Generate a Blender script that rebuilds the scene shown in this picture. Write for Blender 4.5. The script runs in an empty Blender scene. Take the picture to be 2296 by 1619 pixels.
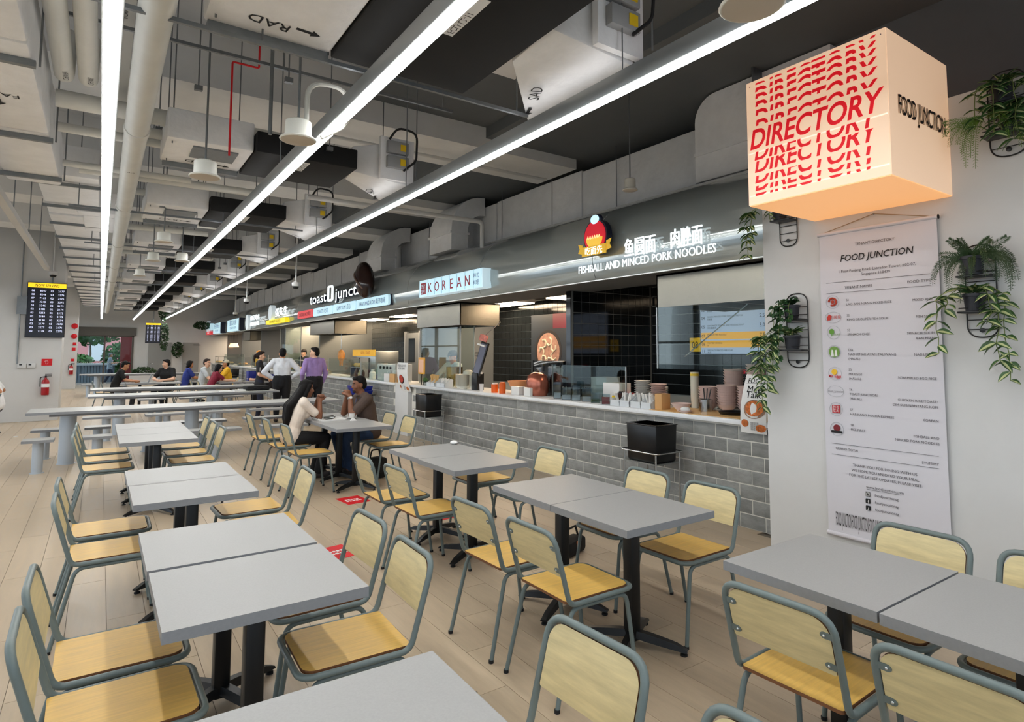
import bpy, bmesh, math, random
from mathutils import Vector, Matrix
R = random.Random(7)
sc = bpy.context.scene
COL = sc.collection
# ---------------------------------------------------------------- camera, world, exposure
W_PX, H_PX = 2296, 1619
cam_d = bpy.data.cameras.new('camera'); cam = bpy.data.objects.new('camera', cam_d); COL.objects.link(cam)
CAM_H = 1.63
YAW, PITCH, ROLL, FPX = .61168, .0717, .00184, 1363.6
cam_d.sensor_width = 36; cam_d.lens = 36 * FPX / W_PX
cam_d.shift_x = (W_PX / 2 - 1184.1) / W_PX; cam_d.shift_y = (691.4 - H_PX / 2) / W_PX
cam_d.clip_start = .05; cam_d.clip_end = 400
_f = Vector((math.sin(YAW) * math.cos(PITCH), math.cos(YAW) * math.cos(PITCH), math.sin(PITCH)))
_r = Vector((math.cos(YAW), -math.sin(YAW), 0)); _u = _r.cross(_f)
_r2 = _r * math.cos(ROLL) + _u * math.sin(ROLL); _u2 = -_r * math.sin(ROLL) + _u * math.cos(ROLL)
cam.matrix_world = Matrix(((_r2.x, _u2.x, -_f.x, 0), (_r2.y, _u2.y, -_f.y, 0), (_r2.z, _u2.z, -_f.z, CAM_H), (0, 0, 0, 1)))
sc.camera = cam
sc.view_settings.view_transform = 'Standard'; sc.view_settings.look = 'None'
sc.view_settings.exposure = 0.66; sc.view_settings.gamma = 1.0; sc.view_settings.use_curve_mapping = False
SKY = 1.25; STRIP = 17.0; KITCHEN = 17.0; CUBE = 1.0
wd = bpy.data.worlds.new('sky'); sc.world = wd; wd.use_nodes = True
wn = wd.node_tree.nodes; wl = wd.node_tree.links
wbg = wn['Background']; wbg.inputs['Strength'].default_value = SKY
wtc = wn.new('ShaderNodeTexCoord'); wsp = wn.new('ShaderNodeSeparateXYZ'); wl.new(wtc.outputs['Generated'], wsp.inputs[0])
wrm = wn.new('ShaderNodeValToRGB'); wl.new(wsp.outputs[2], wrm.inputs[0]); wl.new(wrm.outputs[0], wbg.inputs['Color'])
wrm.color_ramp.elements[0].color = (.78, .89, 1.0, 1); wrm.color_ramp.elements[1].color = (.6, .78, 1.0, 1)
try:
    sc.cycles.use_denoising = True
    sc.cycles.max_bounces = 8; sc.cycles.diffuse_bounces = 4; sc.cycles.glossy_bounces = 4
    sc.cycles.transmission_bounces = 6; sc.cycles.transparent_max_bounces = 16
    sc.cycles.caustics_reflective = False; sc.cycles.caustics_refractive = False
    sc.cycles.sample_clamp_indirect = 6
except Exception: pass
def portal(name, loc, rot, sx, sy):
    l = bpy.data.lights.new(name, 'AREA'); l.shape = 'RECTANGLE'; l.size = sx; l.size_y = sy
    l.cycles.is_portal = True
    o = bpy.data.objects.new(name, l); o.location = loc; o.rotation_euler = rot; COL.objects.link(o)
portal('daylight_portal_left', (-6.55, 17, 1.9), (0, math.radians(-90), 0), 3.6, 42)
portal('daylight_portal_back', (-.5, -3.55, 1.9), (math.radians(90), 0, 0), 11, 3.6)
# ---------------------------------------------------------------- materials
def lin(c):
    c = [x / 255 for x in c]
    return tuple(x / 12.92 if x <= .04045 else ((x + .055) / 1.055) ** 2.4 for x in c) + (1,)
MATS = {}
def mat(name, rgb, rough=.5, metal=0., var=0., scale=6., stretch=(1, 1, 1), emit=0., bump=0., bscale=None, trans=0., ior=1.45, alpha=1., rand=0., island=0., spec=.5, rvar=0., emit_rgb=None):
    if name in MATS: return MATS[name]
    m = bpy.data.materials.new(name); m.use_nodes = True; nt = m.node_tree; N = nt.nodes; L = nt.links
    b = N['Principled BSDF']; col = lin(rgb)
    b.inputs['Base Color'].default_value = col; b.inputs['Roughness'].default_value = rough; b.inputs['Metallic'].default_value = metal
    b.inputs['Specular IOR Level'].default_value = spec
    b.inputs['IOR'].default_value = ior
    if trans: b.inputs['Transmission Weight'].default_value = trans
    if alpha < 1: b.inputs['Alpha'].default_value = alpha
    if emit:
        b.inputs['Emission Color'].default_value = lin(emit_rgb or rgb); b.inputs['Emission Strength'].default_value = emit
    m.diffuse_color = col
    out = None
    if var or bump or rvar:
        tc = N.new('ShaderNodeTexCoord'); mp = N.new('ShaderNodeMapping'); mp.inputs['Scale'].default_value = stretch
        oi = N.new('ShaderNodeObjectInfo'); ad = N.new('ShaderNodeVectorMath'); ad.operation = 'ADD'
        mu = N.new('ShaderNodeMath'); mu.operation = 'MULTIPLY'; mu.inputs[1].default_value = 13.7
        L.new(oi.outputs['Random'], mu.inputs[0]); L.new(mu.outputs[0], ad.inputs[1]); L.new(tc.outputs['Object'], ad.inputs[0]); L.new(ad.outputs[0], mp.inputs[0])
        nz = N.new('ShaderNodeTexNoise'); nz.inputs['Scale'].default_value = scale; nz.inputs['Detail'].default_value = 6; nz.inputs['Roughness'].default_value = .62
        L.new(mp.outputs[0], nz.inputs['Vector'])
        if var:
            mx = N.new('ShaderNodeMix'); mx.data_type = 'RGBA'
            mx.inputs['A'].default_value = tuple(max(0, c * (1 - var)) for c in col[:3]) + (1,); mx.inputs['B'].default_value = tuple(min(1, c * (1 + var)) for c in col[:3]) + (1,)
            cr = N.new('ShaderNodeMapRange'); cr.inputs['From Min'].default_value = .3; cr.inputs['From Max'].default_value = .7
            L.new(nz.outputs['Fac'], cr.inputs['Value']); L.new(cr.outputs[0], mx.inputs['Factor']); out = mx.outputs['Result']
        if rvar:
            rr = N.new('ShaderNodeMapRange'); rr.inputs['From Min'].default_value = .3; rr.inputs['From Max'].default_value = .7
            rr.inputs['To Min'].default_value = max(.02, rough - rvar); rr.inputs['To Max'].default_value = rough + rvar
            L.new(nz.outputs['Fac'], rr.inputs['Value']); L.new(rr.outputs[0], b.inputs['Roughness'])
        if bump:
            bp = N.new('ShaderNodeBump'); bp.inputs['Strength'].default_value = bump; bp.inputs['Distance'].default_value = .01
            n2 = nz
            if bscale:
                n2 = N.new('ShaderNodeTexNoise'); n2.inputs['Scale'].default_value = bscale; n2.inputs['Detail'].default_value = 4; L.new(mp.outputs[0], n2.inputs['Vector'])
            L.new(n2.outputs['Fac'], bp.inputs['Height']); L.new(bp.outputs[0], b.inputs['Normal'])
    if rand or island:
        hs = N.new('ShaderNodeHueSaturation')
        if out: L.new(out, hs.inputs['Color'])
        else: hs.inputs['Color'].default_value = col
        mr = N.new('ShaderNodeMapRange'); a = rand or island; mr.inputs['To Min'].default_value = 1 - a; mr.inputs['To Max'].default_value = 1 + a
        if rand:
            o2 = N.new('ShaderNodeObjectInfo'); L.new(o2.outputs['Random'], mr.inputs['Value'])
        else:
            ge = N.new('ShaderNodeNewGeometry'); L.new(ge.outputs['Random Per Island'], mr.inputs['Value'])
        L.new(mr.outputs[0], hs.inputs['Value']); out = hs.outputs[0]
    if out: L.new(out, b.inputs['Base Color'])
    MATS[name] = m
    return m
def glassmat(name, tint=(225, 240, 235), refl=1.0):
    # thin sheet glass: mostly see-through with a Fresnel mirror coat
    if name in MATS: return MATS[name]
    m = bpy.data.materials.new(name); m.use_nodes = True; nt = m.node_tree; N = nt.nodes; L = nt.links
    for n in list(N):
        if n.type == 'BSDF_PRINCIPLED': N.remove(n)
    t = N.new('ShaderNodeBsdfTransparent'); t.inputs['Color'].default_value = lin(tint)
    g = N.new('ShaderNodeBsdfGlossy'); g.inputs['Roughness'].default_value = .02
    fr = N.new('ShaderNodeFresnel'); fr.inputs['IOR'].default_value = 1.5
    ml = N.new('ShaderNodeMath'); ml.operation = 'MULTIPLY'; ml.inputs[1].default_value = refl; ml.use_clamp = True
    mx = N.new('ShaderNodeMixShader'); L.new(fr.outputs[0], ml.inputs[0]); L.new(ml.outputs[0], mx.inputs[0]); L.new(t.outputs[0], mx.inputs[1]); L.new(g.outputs[0], mx.inputs[2])
    L.new(mx.outputs[0], N['Material Output'].inputs['Surface'])
    MATS[name] = m
    return m
# ---------------------------------------------------------------- mesh helpers
_tcache = {}; KIDS = {}
def text_geo(s, shear=0., ext=0., align='CENTER', sx=1., res=2, sp=1., off=0.):
    k = (s, shear, ext, align, sx, res, sp, off)
    if k in _tcache: return _tcache[k]
    cu = bpy.data.curves.new('t', 'FONT'); cu.body = s; cu.size = 1 / .72; cu.shear = shear; cu.extrude = ext; cu.align_x = align
    cu.resolution_u = res; cu.space_character = sp; cu.offset = off; cu.align_y = 'BOTTOM_BASELINE' if hasattr(cu, 'align_y') else cu.align_y
    o = bpy.data.objects.new('t', cu); COL.objects.link(o)
    dg = bpy.context.evaluated_depsgraph_get(); e = o.evaluated_get(dg); me = e.to_mesh()
    vs = [(v.co.x * sx, v.co.y, v.co.z) for v in me.vertices]; fs = [tuple(p.vertices) for p in me.polygons]
    e.to_mesh_clear(); bpy.data.objects.remove(o); bpy.data.curves.remove(cu)
    _tcache[k] = (vs, fs)
    return vs, fs
def fillet(pts, rad, closed=False, n=5):
    P = [Vector(p) for p in pts]; out = []; N = len(P)
    for i, p in enumerate(P):
        r = rad[i] if isinstance(rad, (list, tuple)) else rad
        if (not closed and i in (0, N - 1)) or r <= 0: out.append(p); continue
        a = (P[i - 1] - p); b = (P[(i + 1) % N] - p); la, lb = a.length, b.length; a.normalize(); b.normalize()
        ang = a.angle(b); d = min(r / math.tan(ang / 2), la * .49, lb * .49)
        p0 = p + a * d; p1 = p + b * d
        for k in range(n + 1):
            t = k / n
            out.append(p0 * (1 - t) ** 2 + p * 2 * t * (1 - t) + p1 * t ** 2)
    return out
def rrect(x0, y0, x1, y1, r, n=5):
    rs = r if isinstance(r, (list, tuple)) else [r] * 4
    out = []
    for (cx, cy, a), q in zip(((x1, y1, 0), (x0, y1, 90), (x0, y0, 180), (x1, y0, 270)), rs):
        if q <= 0: out.append((cx, cy)); continue
        sx = -1 if cx == x1 else 1; sy = -1 if cy == y1 else 1
        for k in range(n + 1):
            t = math.radians(a + 90 * k / n); out.append((cx + sx * q + q * math.cos(t), cy + sy * q + q * math.sin(t)))
    return out
class MB:
    def __init__(s): s.v = []; s.f = []; s.m = []; s.mi = 0
    def add(s, vs, fs):
        n = len(s.v); s.v += [tuple(v) for v in vs]; s.f += [tuple(i + n for i in f) for f in fs]; s.m += [s.mi] * len(fs); return s
    def box(s, x0, y0, z0, x1, y1, z1):
        return s.add([(x0, y0, z0), (x1, y0, z0), (x1, y1, z0), (x0, y1, z0), (x0, y0, z1), (x1, y0, z1), (x1, y1, z1), (x0, y1, z1)],
                     [(3, 2, 1, 0), (4, 5, 6, 7), (0, 1, 5, 4), (1, 2, 6, 5), (2, 3, 7, 6), (3, 0, 4, 7)])
    def obox(s, c, d, rz=0., M=None):
        b = MB().box(-d[0] / 2, -d[1] / 2, -d[2] / 2, d[0] / 2, d[1] / 2, d[2] / 2)
        T = Matrix.Translation(c) @ (M.to_4x4() if M else Matrix.Rotation(rz, 4, 'Z'))
        return s.add([T @ Vector(v) for v in b.v], b.f)
    def frustum(s, c, d0, d1, h, rz=0.):   # rectangular, d0 bottom, d1 top
        M = Matrix.Rotation(rz, 3, 'Z'); vs = []
        for (dx, dy), z in ((d0, 0), (d1, h)):
            for a, b in ((-1, -1), (1, -1), (1, 1), (-1, 1)):
                vs.append(Vector(c) + M @ Vector((a * dx / 2, b * dy / 2, z)))
        return s.add(vs, [(3, 2, 1, 0), (4, 5, 6, 7), (0, 1, 5, 4), (1, 2, 6, 5), (2, 3, 7, 6), (3, 0, 4, 7)])
    def tube(s, pts, r, n=8, closed=False, cap=True):
        P = [Vector(p) for p in pts]; N = len(P); rr = r if isinstance(r, (list, tuple)) else [r] * N
        T = []
        for i in range(N):
            a = P[(i - 1) % N] if (closed or i) else P[i]; b = P[(i + 1) % N] if (closed or i < N - 1) else P[i]
            t = b - a; T.append(t.normalized() if t.length > 1e-9 else Vector((0, 0, 1)))
        u = T[0].orthogonal().normalized(); vs = []
        for i in range(N):
            if i:
                q = T[i - 1].rotation_difference(T[i]); u = q @ u
            w = T[i].cross(u)
            for k in range(n):
                a = 2 * math.pi * k / n; vs.append(P[i] + (u * math.cos(a) + w * math.sin(a)) * rr[i])
        fs = []
        off = 0
        if closed:
            d = [((vs[k] - vs[(N - 1) * n]).length) for k in range(n)]; off = d.index(min(d))
        for i in range(N if closed else N - 1):
            j = (i + 1) % N; o = off if (closed and j == 0) else 0
            for k in range(n):
                fs.append((i * n + k, i * n + (k + 1) % n, j * n + (k + 1 + o) % n, j * n + (k + o) % n))
        if cap and not closed:
            fs.append(tuple(reversed(range(n)))); fs.append(tuple((N - 1) * n + k for k in range(n)))
        return s.add(vs, fs)
    def cyl(s, p, q, r, r2=None, n=14): return s.tube([p, q], [r, r if r2 is None else r2], n)
    def lathe(s, prof, o=(0, 0, 0), n=18, axis=None):
        vs = []; fs = []; M = axis or Matrix.Identity(3)
        for r, z in prof:
            for k in range(n):
                a = 2 * math.pi * k / n; vs.append(Vector(o) + M @ Vector((r * math.cos(a), r * math.sin(a), z)))
        for i in range(len(prof) - 1):
            for k in range(n): fs.append((i * n + k, i * n + (k + 1) % n, (i + 1) * n + (k + 1) % n, (i + 1) * n + k))
        if prof[0][0] > 1e-6: fs.append(tuple(reversed(range(n))))
        if prof[-1][0] > 1e-6: fs.append(tuple((len(prof) - 1) * n + k for k in range(n)))
        return s.add(vs, fs)
    def ball(s, c, r, n=12, m=8, M=None):
        r = r if isinstance(r, (list, tuple)) else (r, r, r); vs = []; fs = []
        M = M or Matrix.Identity(3); c = Vector(c)
        for i in range(1, m):
            t = math.pi * i / m
            for k in range(n):
                a = 2 * math.pi * k / n; vs.append(c + M @ Vector((r[0] * math.sin(t) * math.cos(a), r[1] * math.sin(t) * math.sin(a), r[2] * math.cos(t))))
        vs.append(c + M @ Vector((0, 0, r[2]))); vs.append(c + M @ Vector((0, 0, -r[2]))); T, B = len(vs) - 2, len(vs) - 1
        for i in range(m - 2):
            for k in range(n): fs.append((i * n + k, (i + 1) * n + k, (i + 1) * n + (k + 1) % n, i * n + (k + 1) % n))
        for k in range(n): fs.append((T, k, (k + 1) % n)); fs.append((B, (m - 2) * n + (k + 1) % n, (m - 2) * n + k))
        return s.add(vs, fs)
    def prism(s, poly, o, u, v, t):   # polygon in (u,v) at o, thickness t along u x v
        o, u, v = Vector(o), Vector(u), Vector(v); w = u.cross(v).normalized() * t; n = len(poly)
        vs = [o + u * a + v * b for a, b in poly]; vs += [p + w for p in vs]
        fs = [tuple(reversed(range(n))), tuple(range(n, 2 * n))] + [(k, (k + 1) % n, n + (k + 1) % n, n + k) for k in range(n)]
        return s.add(vs, fs)
    def strip(s, prof, d, cap=True, t=None):   # open profile swept along vector d
        n = len(prof); P = [Vector(p) for p in prof]; vs = P + [p + Vector(d) for p in P]
        return s.add(vs, [(k, k + 1, n + k + 1, n + k) for k in range(n - 1)])
    def text(s, st, o, u, v, h, **k):
        vs, fs = text_geo(st, **k); o, u, v = Vector(o), Vector(u), Vector(v); w = u.cross(v)
        return s.add([o + (u * x + v * y + w * z) * h for x, y, z in vs], fs)
    def build(s, name, mats, parent=None, loc=None, rz=None, smooth=True, bevel=0., ang=.6, kind=None):
        me = bpy.data.meshes.new(name); me.from_pydata(s.v, [], s.f)
        ml = mats if isinstance(mats, (list, tuple)) else [mats]
        for m in ml: me.materials.append(m)
        if len(ml) > 1: me.polygons.foreach_set('material_index', s.m)
        if bevel:
            bm = bmesh.new(); bm.from_mesh(me)
            ed = [e for e in bm.edges if len(e.link_faces) == 2 and e.calc_face_angle(0) > .6]
            bmesh.ops.bevel(bm, geom=ed, offset=bevel, segments=2, profile=.5, affect='EDGES'); bm.to_mesh(me); bm.free()
        if smooth:
            me.shade_smooth(); me.set_sharp_from_angle(angle=ang)
        return link(name, me, parent, loc, rz, kind)
def link(name, me, parent=None, loc=None, rz=None, kind=None):
    o = bpy.data.objects.new(name, me); COL.objects.link(o)
    if parent: o.parent = parent; KIDS.setdefault(parent.name, []).append(o)
    if loc is not None: o.location = loc
    if rz is not None: o.rotation_euler = (0, 0, rz)
    if kind: o['kind'] = kind
    return o
def thing(name, label, cat, loc=(0, 0, 0), rz=0., group=None):
    o = bpy.data.objects.new(name, None); COL.objects.link(o); o.empty_display_size = .05
    o.location = loc; o.rotation_euler = (0, 0, rz); o['label'] = label; o['category'] = cat
    if group: o['group'] = group
    return o
def tag(o, label, cat, group=None):
    o['label'] = label; o['category'] = cat
    if group: o['group'] = group
    return o
def dup(root, loc, rz=0., label=None, group=None, keep=None):
    def cp(o, par):
        c = o.copy(); COL.objects.link(c)
        if par: c.parent = par; KIDS.setdefault(par.name, []).append(c)
        for ch in list(KIDS.get(o.name, ())): cp(ch, c)
        return c
    r = cp(root, None); r.location = loc; r.rotation_euler = (0, 0, rz)
    if label: r['label'] = label
    if group: r['group'] = group
    return r
def struct(o): o['kind'] = 'structure'; return o
X_, Y_, Z_ = Vector((1, 0, 0)), Vector((0, 1, 0)), Vector((0, 0, 1))
# palette
M_white = mat('white_paint', (205, 205, 204), .6, var=.02, scale=3)
M_slab = mat('concrete_slab_paint', (208, 209, 211), .85, var=.08, scale=1.5)
M_beam = mat('beam_paint', (226, 226, 225), .8, var=.05, scale=2)
M_dark = mat('dark_ceiling_paint', (104, 108, 111), .9, var=.06, scale=1.2)
M_duct = mat('duct_insulation', (234, 235, 237), .7, var=.05, scale=5, bump=.5, bscale=14)
M_pipe = mat('pipe_lagging', (214, 214, 208), .5, var=.05, scale=4)
M_galv = mat('galvanised_steel', (128, 132, 135), .42, .8, var=.12, scale=9)
M_black = mat('black_insulation', (9, 9, 10), .75, var=.2, scale=5)
M_blackp = mat('black_powder_coat', (8, 9, 11), .38)
M_alu = mat('anodised_aluminium', (178, 182, 184), .38, .7)
M_strip = mat('strip_diffuser', (255, 255, 252), .5, emit=STRIP)
M_up = mat('uplight_diffuser', (255, 255, 255), .5, emit=2.5)
M_table = mat('grey_laminate', (158, 158, 157), .42, var=.05, scale=160)
M_edge = mat('grey_laminate_edge', (134, 136, 140), .5, var=.05, scale=60)
M_tube = mat('grey_green_tube', (104, 116, 115), .38, var=.04, scale=30)
M_seat = mat('oak_seat', (208, 168, 88), .42, var=.13, scale=5, stretch=(1.2, 16, 8), rvar=.06)
M_back = mat('pale_oak_back', (206, 190, 144), .42, var=.15, scale=5, stretch=(14, 1.2, 9), rvar=.06)
M_ply = mat('plywood_edge', (120, 78, 48), .6, var=.2, scale=30, stretch=(1, 1, 14))
M_rivet = mat('steel_rivet', (215, 220, 222), .25, 1.)
M_rubber = mat('black_rubber', (22, 22, 24), .7)
M_steel = mat('brushed_stainless', (158, 162, 160), .33, .92, var=.07, scale=30, stretch=(1, .3, 6), rvar=.06)
M_chrome = mat('polished_steel', (190, 192, 192), .2, 1.)
M_quartz = mat('white_quartz', (226, 228, 230), .25, var=.03, scale=40)
M_ink = mat('black_print', (22, 22, 24), .7)
M_red = mat('red_print', (206, 14, 26), .6)
M_glass = glassmat('sheet_glass', (243, 249, 247), .22)
M_paper = mat('white_paper', (228, 228, 226), .7)
# ---------------------------------------------------------------- setting: floor
FL = MB().box(-9, -4, -.16, 9, 39.5, -.012).build('floor', mat('floor_grout', (120, 112, 100), .8)); struct(FL)
PW, PL = .2, 1.2
pm = MB().box(-PW / 2 + .0012, -PL / 2 + .0012, -.012, PW / 2 - .0012, PL / 2 - .0012, 0)
M_plank = mat('plank_tile', (180, 162, 138), .36, var=.10, scale=3, stretch=(8, 1, 1), rand=.05, rvar=.08)
M_plank2 = mat('plank_tile_far', (180, 162, 138), .36, var=.10, scale=3, stretch=(8, 1, 1), island=.05, rvar=.08)
cells = []
for i in range(-34, 36):
    for j in range(-4, 33):
        x = i * PW; y = j * PL + (i % 3) * .4
        if x > 5.0: continue
        if x > 4.6 and y < 3.1: continue
        if x < -6.9 or y < -3.2 or y > 37.9: continue
        dep = .82 * y + .574 * x; lat = abs(.82 * x - .574 * y)
        vis = dep > .9 and lat < dep * .95 + .3
        cells.append(((dep if vis else 500 + dep * dep), x, y))
cells.sort()
first = None; far = MB()
for k, (d, x, y) in enumerate(cells):
    if k < 296:
        if first is None: first = pm.build('plank', M_plank, FL, smooth=False)
        o = first if k == 0 else link('plank', first.data, FL)
        o.location = (x, y, 0)
    else: far.box(x - PW / 2 + .0012, y - PL / 2 + .0012, -.012, x + PW / 2 - .0012, y + PL / 2 - .0012, 0)
far.build('planks', M_plank2, FL, smooth=False, kind='stuff')
# ceiling slab, beams, walls
CE = MB().box(-7, -4, 5.0, 9, 38.5, 5.2).build('ceiling', M_slab); struct(CE)
bm_ = MB()
for y0, y1, zz in ((-1.2, -.3, 4.5), (2.0, 2.5, 4.5), (4.3, 5.1, 4.45), (7.0, 8.0, 4.4), (10.6, 11.4, 4.4), (13.8, 14.6, 4.4), (17, 17.8, 4.4), (20.4, 21.2, 4.4), (24, 24.8, 4.4), (28, 28.8, 4.4), (32, 32.8, 4.4), (35.2, 36, 4.4)):
    b = MB().box(-7, y0, zz, 3.4 if y0 < 5 else 5.8, y1, 5.0).build('ceiling_beam', M_beam, CE)
MB().box(4.2, -4, 4.55, 8.9, 38, 4.99).build('dark_soffit', M_dark, CE)
MB().box(2.5, 1.0, 4.7, 4.4, 7.0, 4.99).build('dark_recess', M_dark, CE)
WX = 4.65
wr = MB().box(WX, -4, 0, 8.9, 3.094, 3.36).build('wall_right', M_white); struct(wr)
MB().box(5.6, -4, 3.36, 8.9, 3.0, 4.56).build('dark_bulkhead', M_dark, wr)
wb = MB().box(8.7, 3.094, 0, 8.9, 38, 5).build('wall_kitchen', M_dark); struct(wb)
# left and back glazing (daylight comes in here)
wl_ = MB(); 
for k in range(15):
    y = -4 + k * 3.0; wl_.box(-6.9, y - .05, 0, -6.7, y + .05, 3.7)
wl_.box(-7, -4, 3.7, -6.7, 38, 5.0).box(-6.9, -4, 0, -6.7, 38, .25).box(-6.9, -4, 1.95, -6.75, 38, 2.03)
struct(wl_.build('wall_left', mat('mullion_grey', (120, 126, 132), .5)))
wk = MB(); wk.box(-7, -4, 3.7, 4.7, -3.7, 5)
for k in range(7): wk.box(-6.9 + k * 1.9, -3.95, 0, -6.8 + k * 1.9, -3.75, 3.7)
struct(wk.build('wall_back', MATS['mullion_grey']))
# far end wall
YE = 37.6
we = MB().box(1.4, YE, 0, 8.9, YE + .2, 5).box(-7, YE, 2.85, 1.4, YE + .2, 5).box(-7, YE, 0, -1.06, YE + .2, 2.85)
we = we.build('wall_far', M_white); struct(we)
MB().box(-1.1, YE - .12, 2.42, 1.5, YE + .02, 2.85).build('header_beam', mat('door_header_brown', (92, 88, 82), .5), we)
d1 = struct(MB().box(-1.06, YE - .05, 0, -.98, YE + .05, 2.45).box(.12, YE - .05, 0, .2, YE + .05, 2.45).box(1.32, YE - .05, 0, 1.4, YE + .05, 2.45).box(-1.06, YE - .05, 2.37, 1.4, YE + .05, 2.45).build('door_1', mat('bronze_frame', (84, 78, 70), .45)))
for x0, x1 in ((-.98, .12), (.2, 1.32)): MB().box(x0, YE - .008, .05, x1, YE + .008, 2.37).build('glass_pane', M_glass, d1)
t = MB()
for x in (-.42, .76): t.text('FOOD JUNCTION', (x, YE - .012, 1.02), X_, Z_, .09)
t.build('lettering', M_white, d1, smooth=False)
M_gdoor = mat('grey_door', (150, 150, 148), .5)
for k, (x0, x1) in enumerate(((2.05, 3.1), (3.62, 4.4))):
    d = struct(MB().box(x0, YE - .06, 0, x1, YE, 2.1).build('door_%d' % (k + 2), M_gdoor))
    MB().cyl((x0 + .1, YE - .1, 1.0), (x0 + .22, YE - .1, 1.0), .012).build('handle', M_chrome, d)
    MB().box(x0 + .5, YE - .075, 1.96, x0 + .85, YE - .06, 2.0).build('door_closer', M_blackp, d)
# white columns on the left
pc = struct(MB().box(-3.1, 18.3, 0, -.76, 19.3, 5).build('column', M_white, bevel=.01))
pc2 = struct(MB().box(-2.6, 33, 0, -.83, 33.6, 5).build('column', M_white, bevel=.01))
# outside: ground, hedge, planter wall, tree, red building
struct(MB().box(-60, -60, -.6, 90, 120, -.17).build('ground', mat('outdoor_paving', (150, 150, 146), .9, var=.1, scale=.5)))
M_leafA = mat('hedge_leaf', (74, 120, 52), .6, var=.45, scale=3, rand=.1)
M_leafB = mat('tree_leaf', (52, 96, 40), .6, var=.45, scale=2)
def leafcloud(name, label, cat, c, r, n, ls, m, seed, extra=None):
    q = random.Random(seed); b = MB()
    for k in range(n):
        d = Vector((q.gauss(0, 1), q.gauss(0, 1), q.gauss(0, 1))); d.normalize(); rr = q.uniform(.6, 1.0)
        p = Vector(c) + Vector((d.x * r[0] * rr, d.y * r[1] * rr, d.z * r[2] * rr))
        u = Vector((q.gauss(0, 1), q.gauss(0, 1), q.gauss(0, 1))).normalized(); v = u.orthogonal(); s = ls * q.uniform(.6, 1.4)
        b.add([p - u * s, p + v * s * .5, p + u * s, p - v * s * .5], [(0, 1, 2, 3)])
    o = b.build(name, m, smooth=False)
    return o
def bush(label, c, r, n, ls, m, seed, trunk=None):
    t = thing('bush' if not trunk else 'tree', label, 'bush' if not trunk else 'tree', (c[0], c[1], -.17))
    o = leafcloud('foliage', '', '', (0, 0, c[2] + .17), r, n, ls, m, seed); o.parent = t; o['kind'] = 'stuff'
    b = MB()
    if trunk: b.tube([(0, 0, 0), (.1, 0, c[2] * .5), (0, 0, c[2] + .3)], [trunk, trunk * .8, trunk * .4])
    else:
        for a in range(5): b.tube([(a * .2 - .4, 0, 0), (a * .3 - .6, .1, c[2])], .03)
    b.build('trunk' if trunk else 'stems', mat('bark', (96, 82, 66), .9, var=.3, scale=8), t)
    return t
bush('low green shrub beyond the planter, outside the left glass door leaf', (-1.75, 44.5, .95), (1.6, .9, .6), 900, .13, M_leafA, 1)
bush('round bushy dark green shrub outside the right glass door leaf', (1.15, 43.6, 1.25), (1.1, .9, .95), 900, .13, M_leafB, 2)
bush('slim tree with thin trunk outside the glass doors', (-.6, 47.5, 3.2), (2.2, 1.2, 1.2), 900, .17, M_leafB, 3, .07)
bush('bright green hedge at the far side outside the glass doors', (-5.6, 46.5, 1.0), (2.0, 1.0, .9), 700, .14, M_leafA, 4)
pw = MB()
for k in range(26): pw.box(-3 + k * .14, 41.6, -.17, -2.88 + k * .14, 41.66, .85)
pl = thing('planter_wall', 'grey slatted planter wall outside the glass doors', 'planter', (0, 0, 0))
for k in range(26): 
    if k == 0: sl = MB().box(-.06, 0, -.17, .06, .06, .85).build('slat', mat('planter_grey', (120, 130, 142), .7), pl, (-3, 41.6, 0))
    else: link('slat', sl.data, pl, (-3 + k * .14, 41.6, 0))
MB().box(-3.2, 41.5, .85, .8, 42.3, .95).build('coping', mat('pale_concrete', (196, 200, 204), .8), pl)
MB().box(-3.1, 41.7, -.17, .7, 42.2, .84).build('trough', MATS['planter_grey'], pl)
bd = thing('building', 'pink and red building beyond the trees outside', 'building', (0, 62, -.17))
MB().box(-12, 0, 0, 9, 6, 9).build('wall', mat('pink_render', (222, 150, 150), .8), bd)
for k in range(8): MB().box(-10 + k * 2.3, -.05, 1, -9 + k * 2.3, 0, 8).build('window', mat('pale_window', (225, 225, 230), .3), bd)
rp = thing('red_wall_panel', 'tall dark red panel outside beside the right glass door leaf', 'panel', (1.25, 40.2, -.17))
MB().box(-.35, 0, 0, .35, .2, 2.7).build('panel', mat('dark_red_panel', (132, 40, 40), .6), rp)
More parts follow.
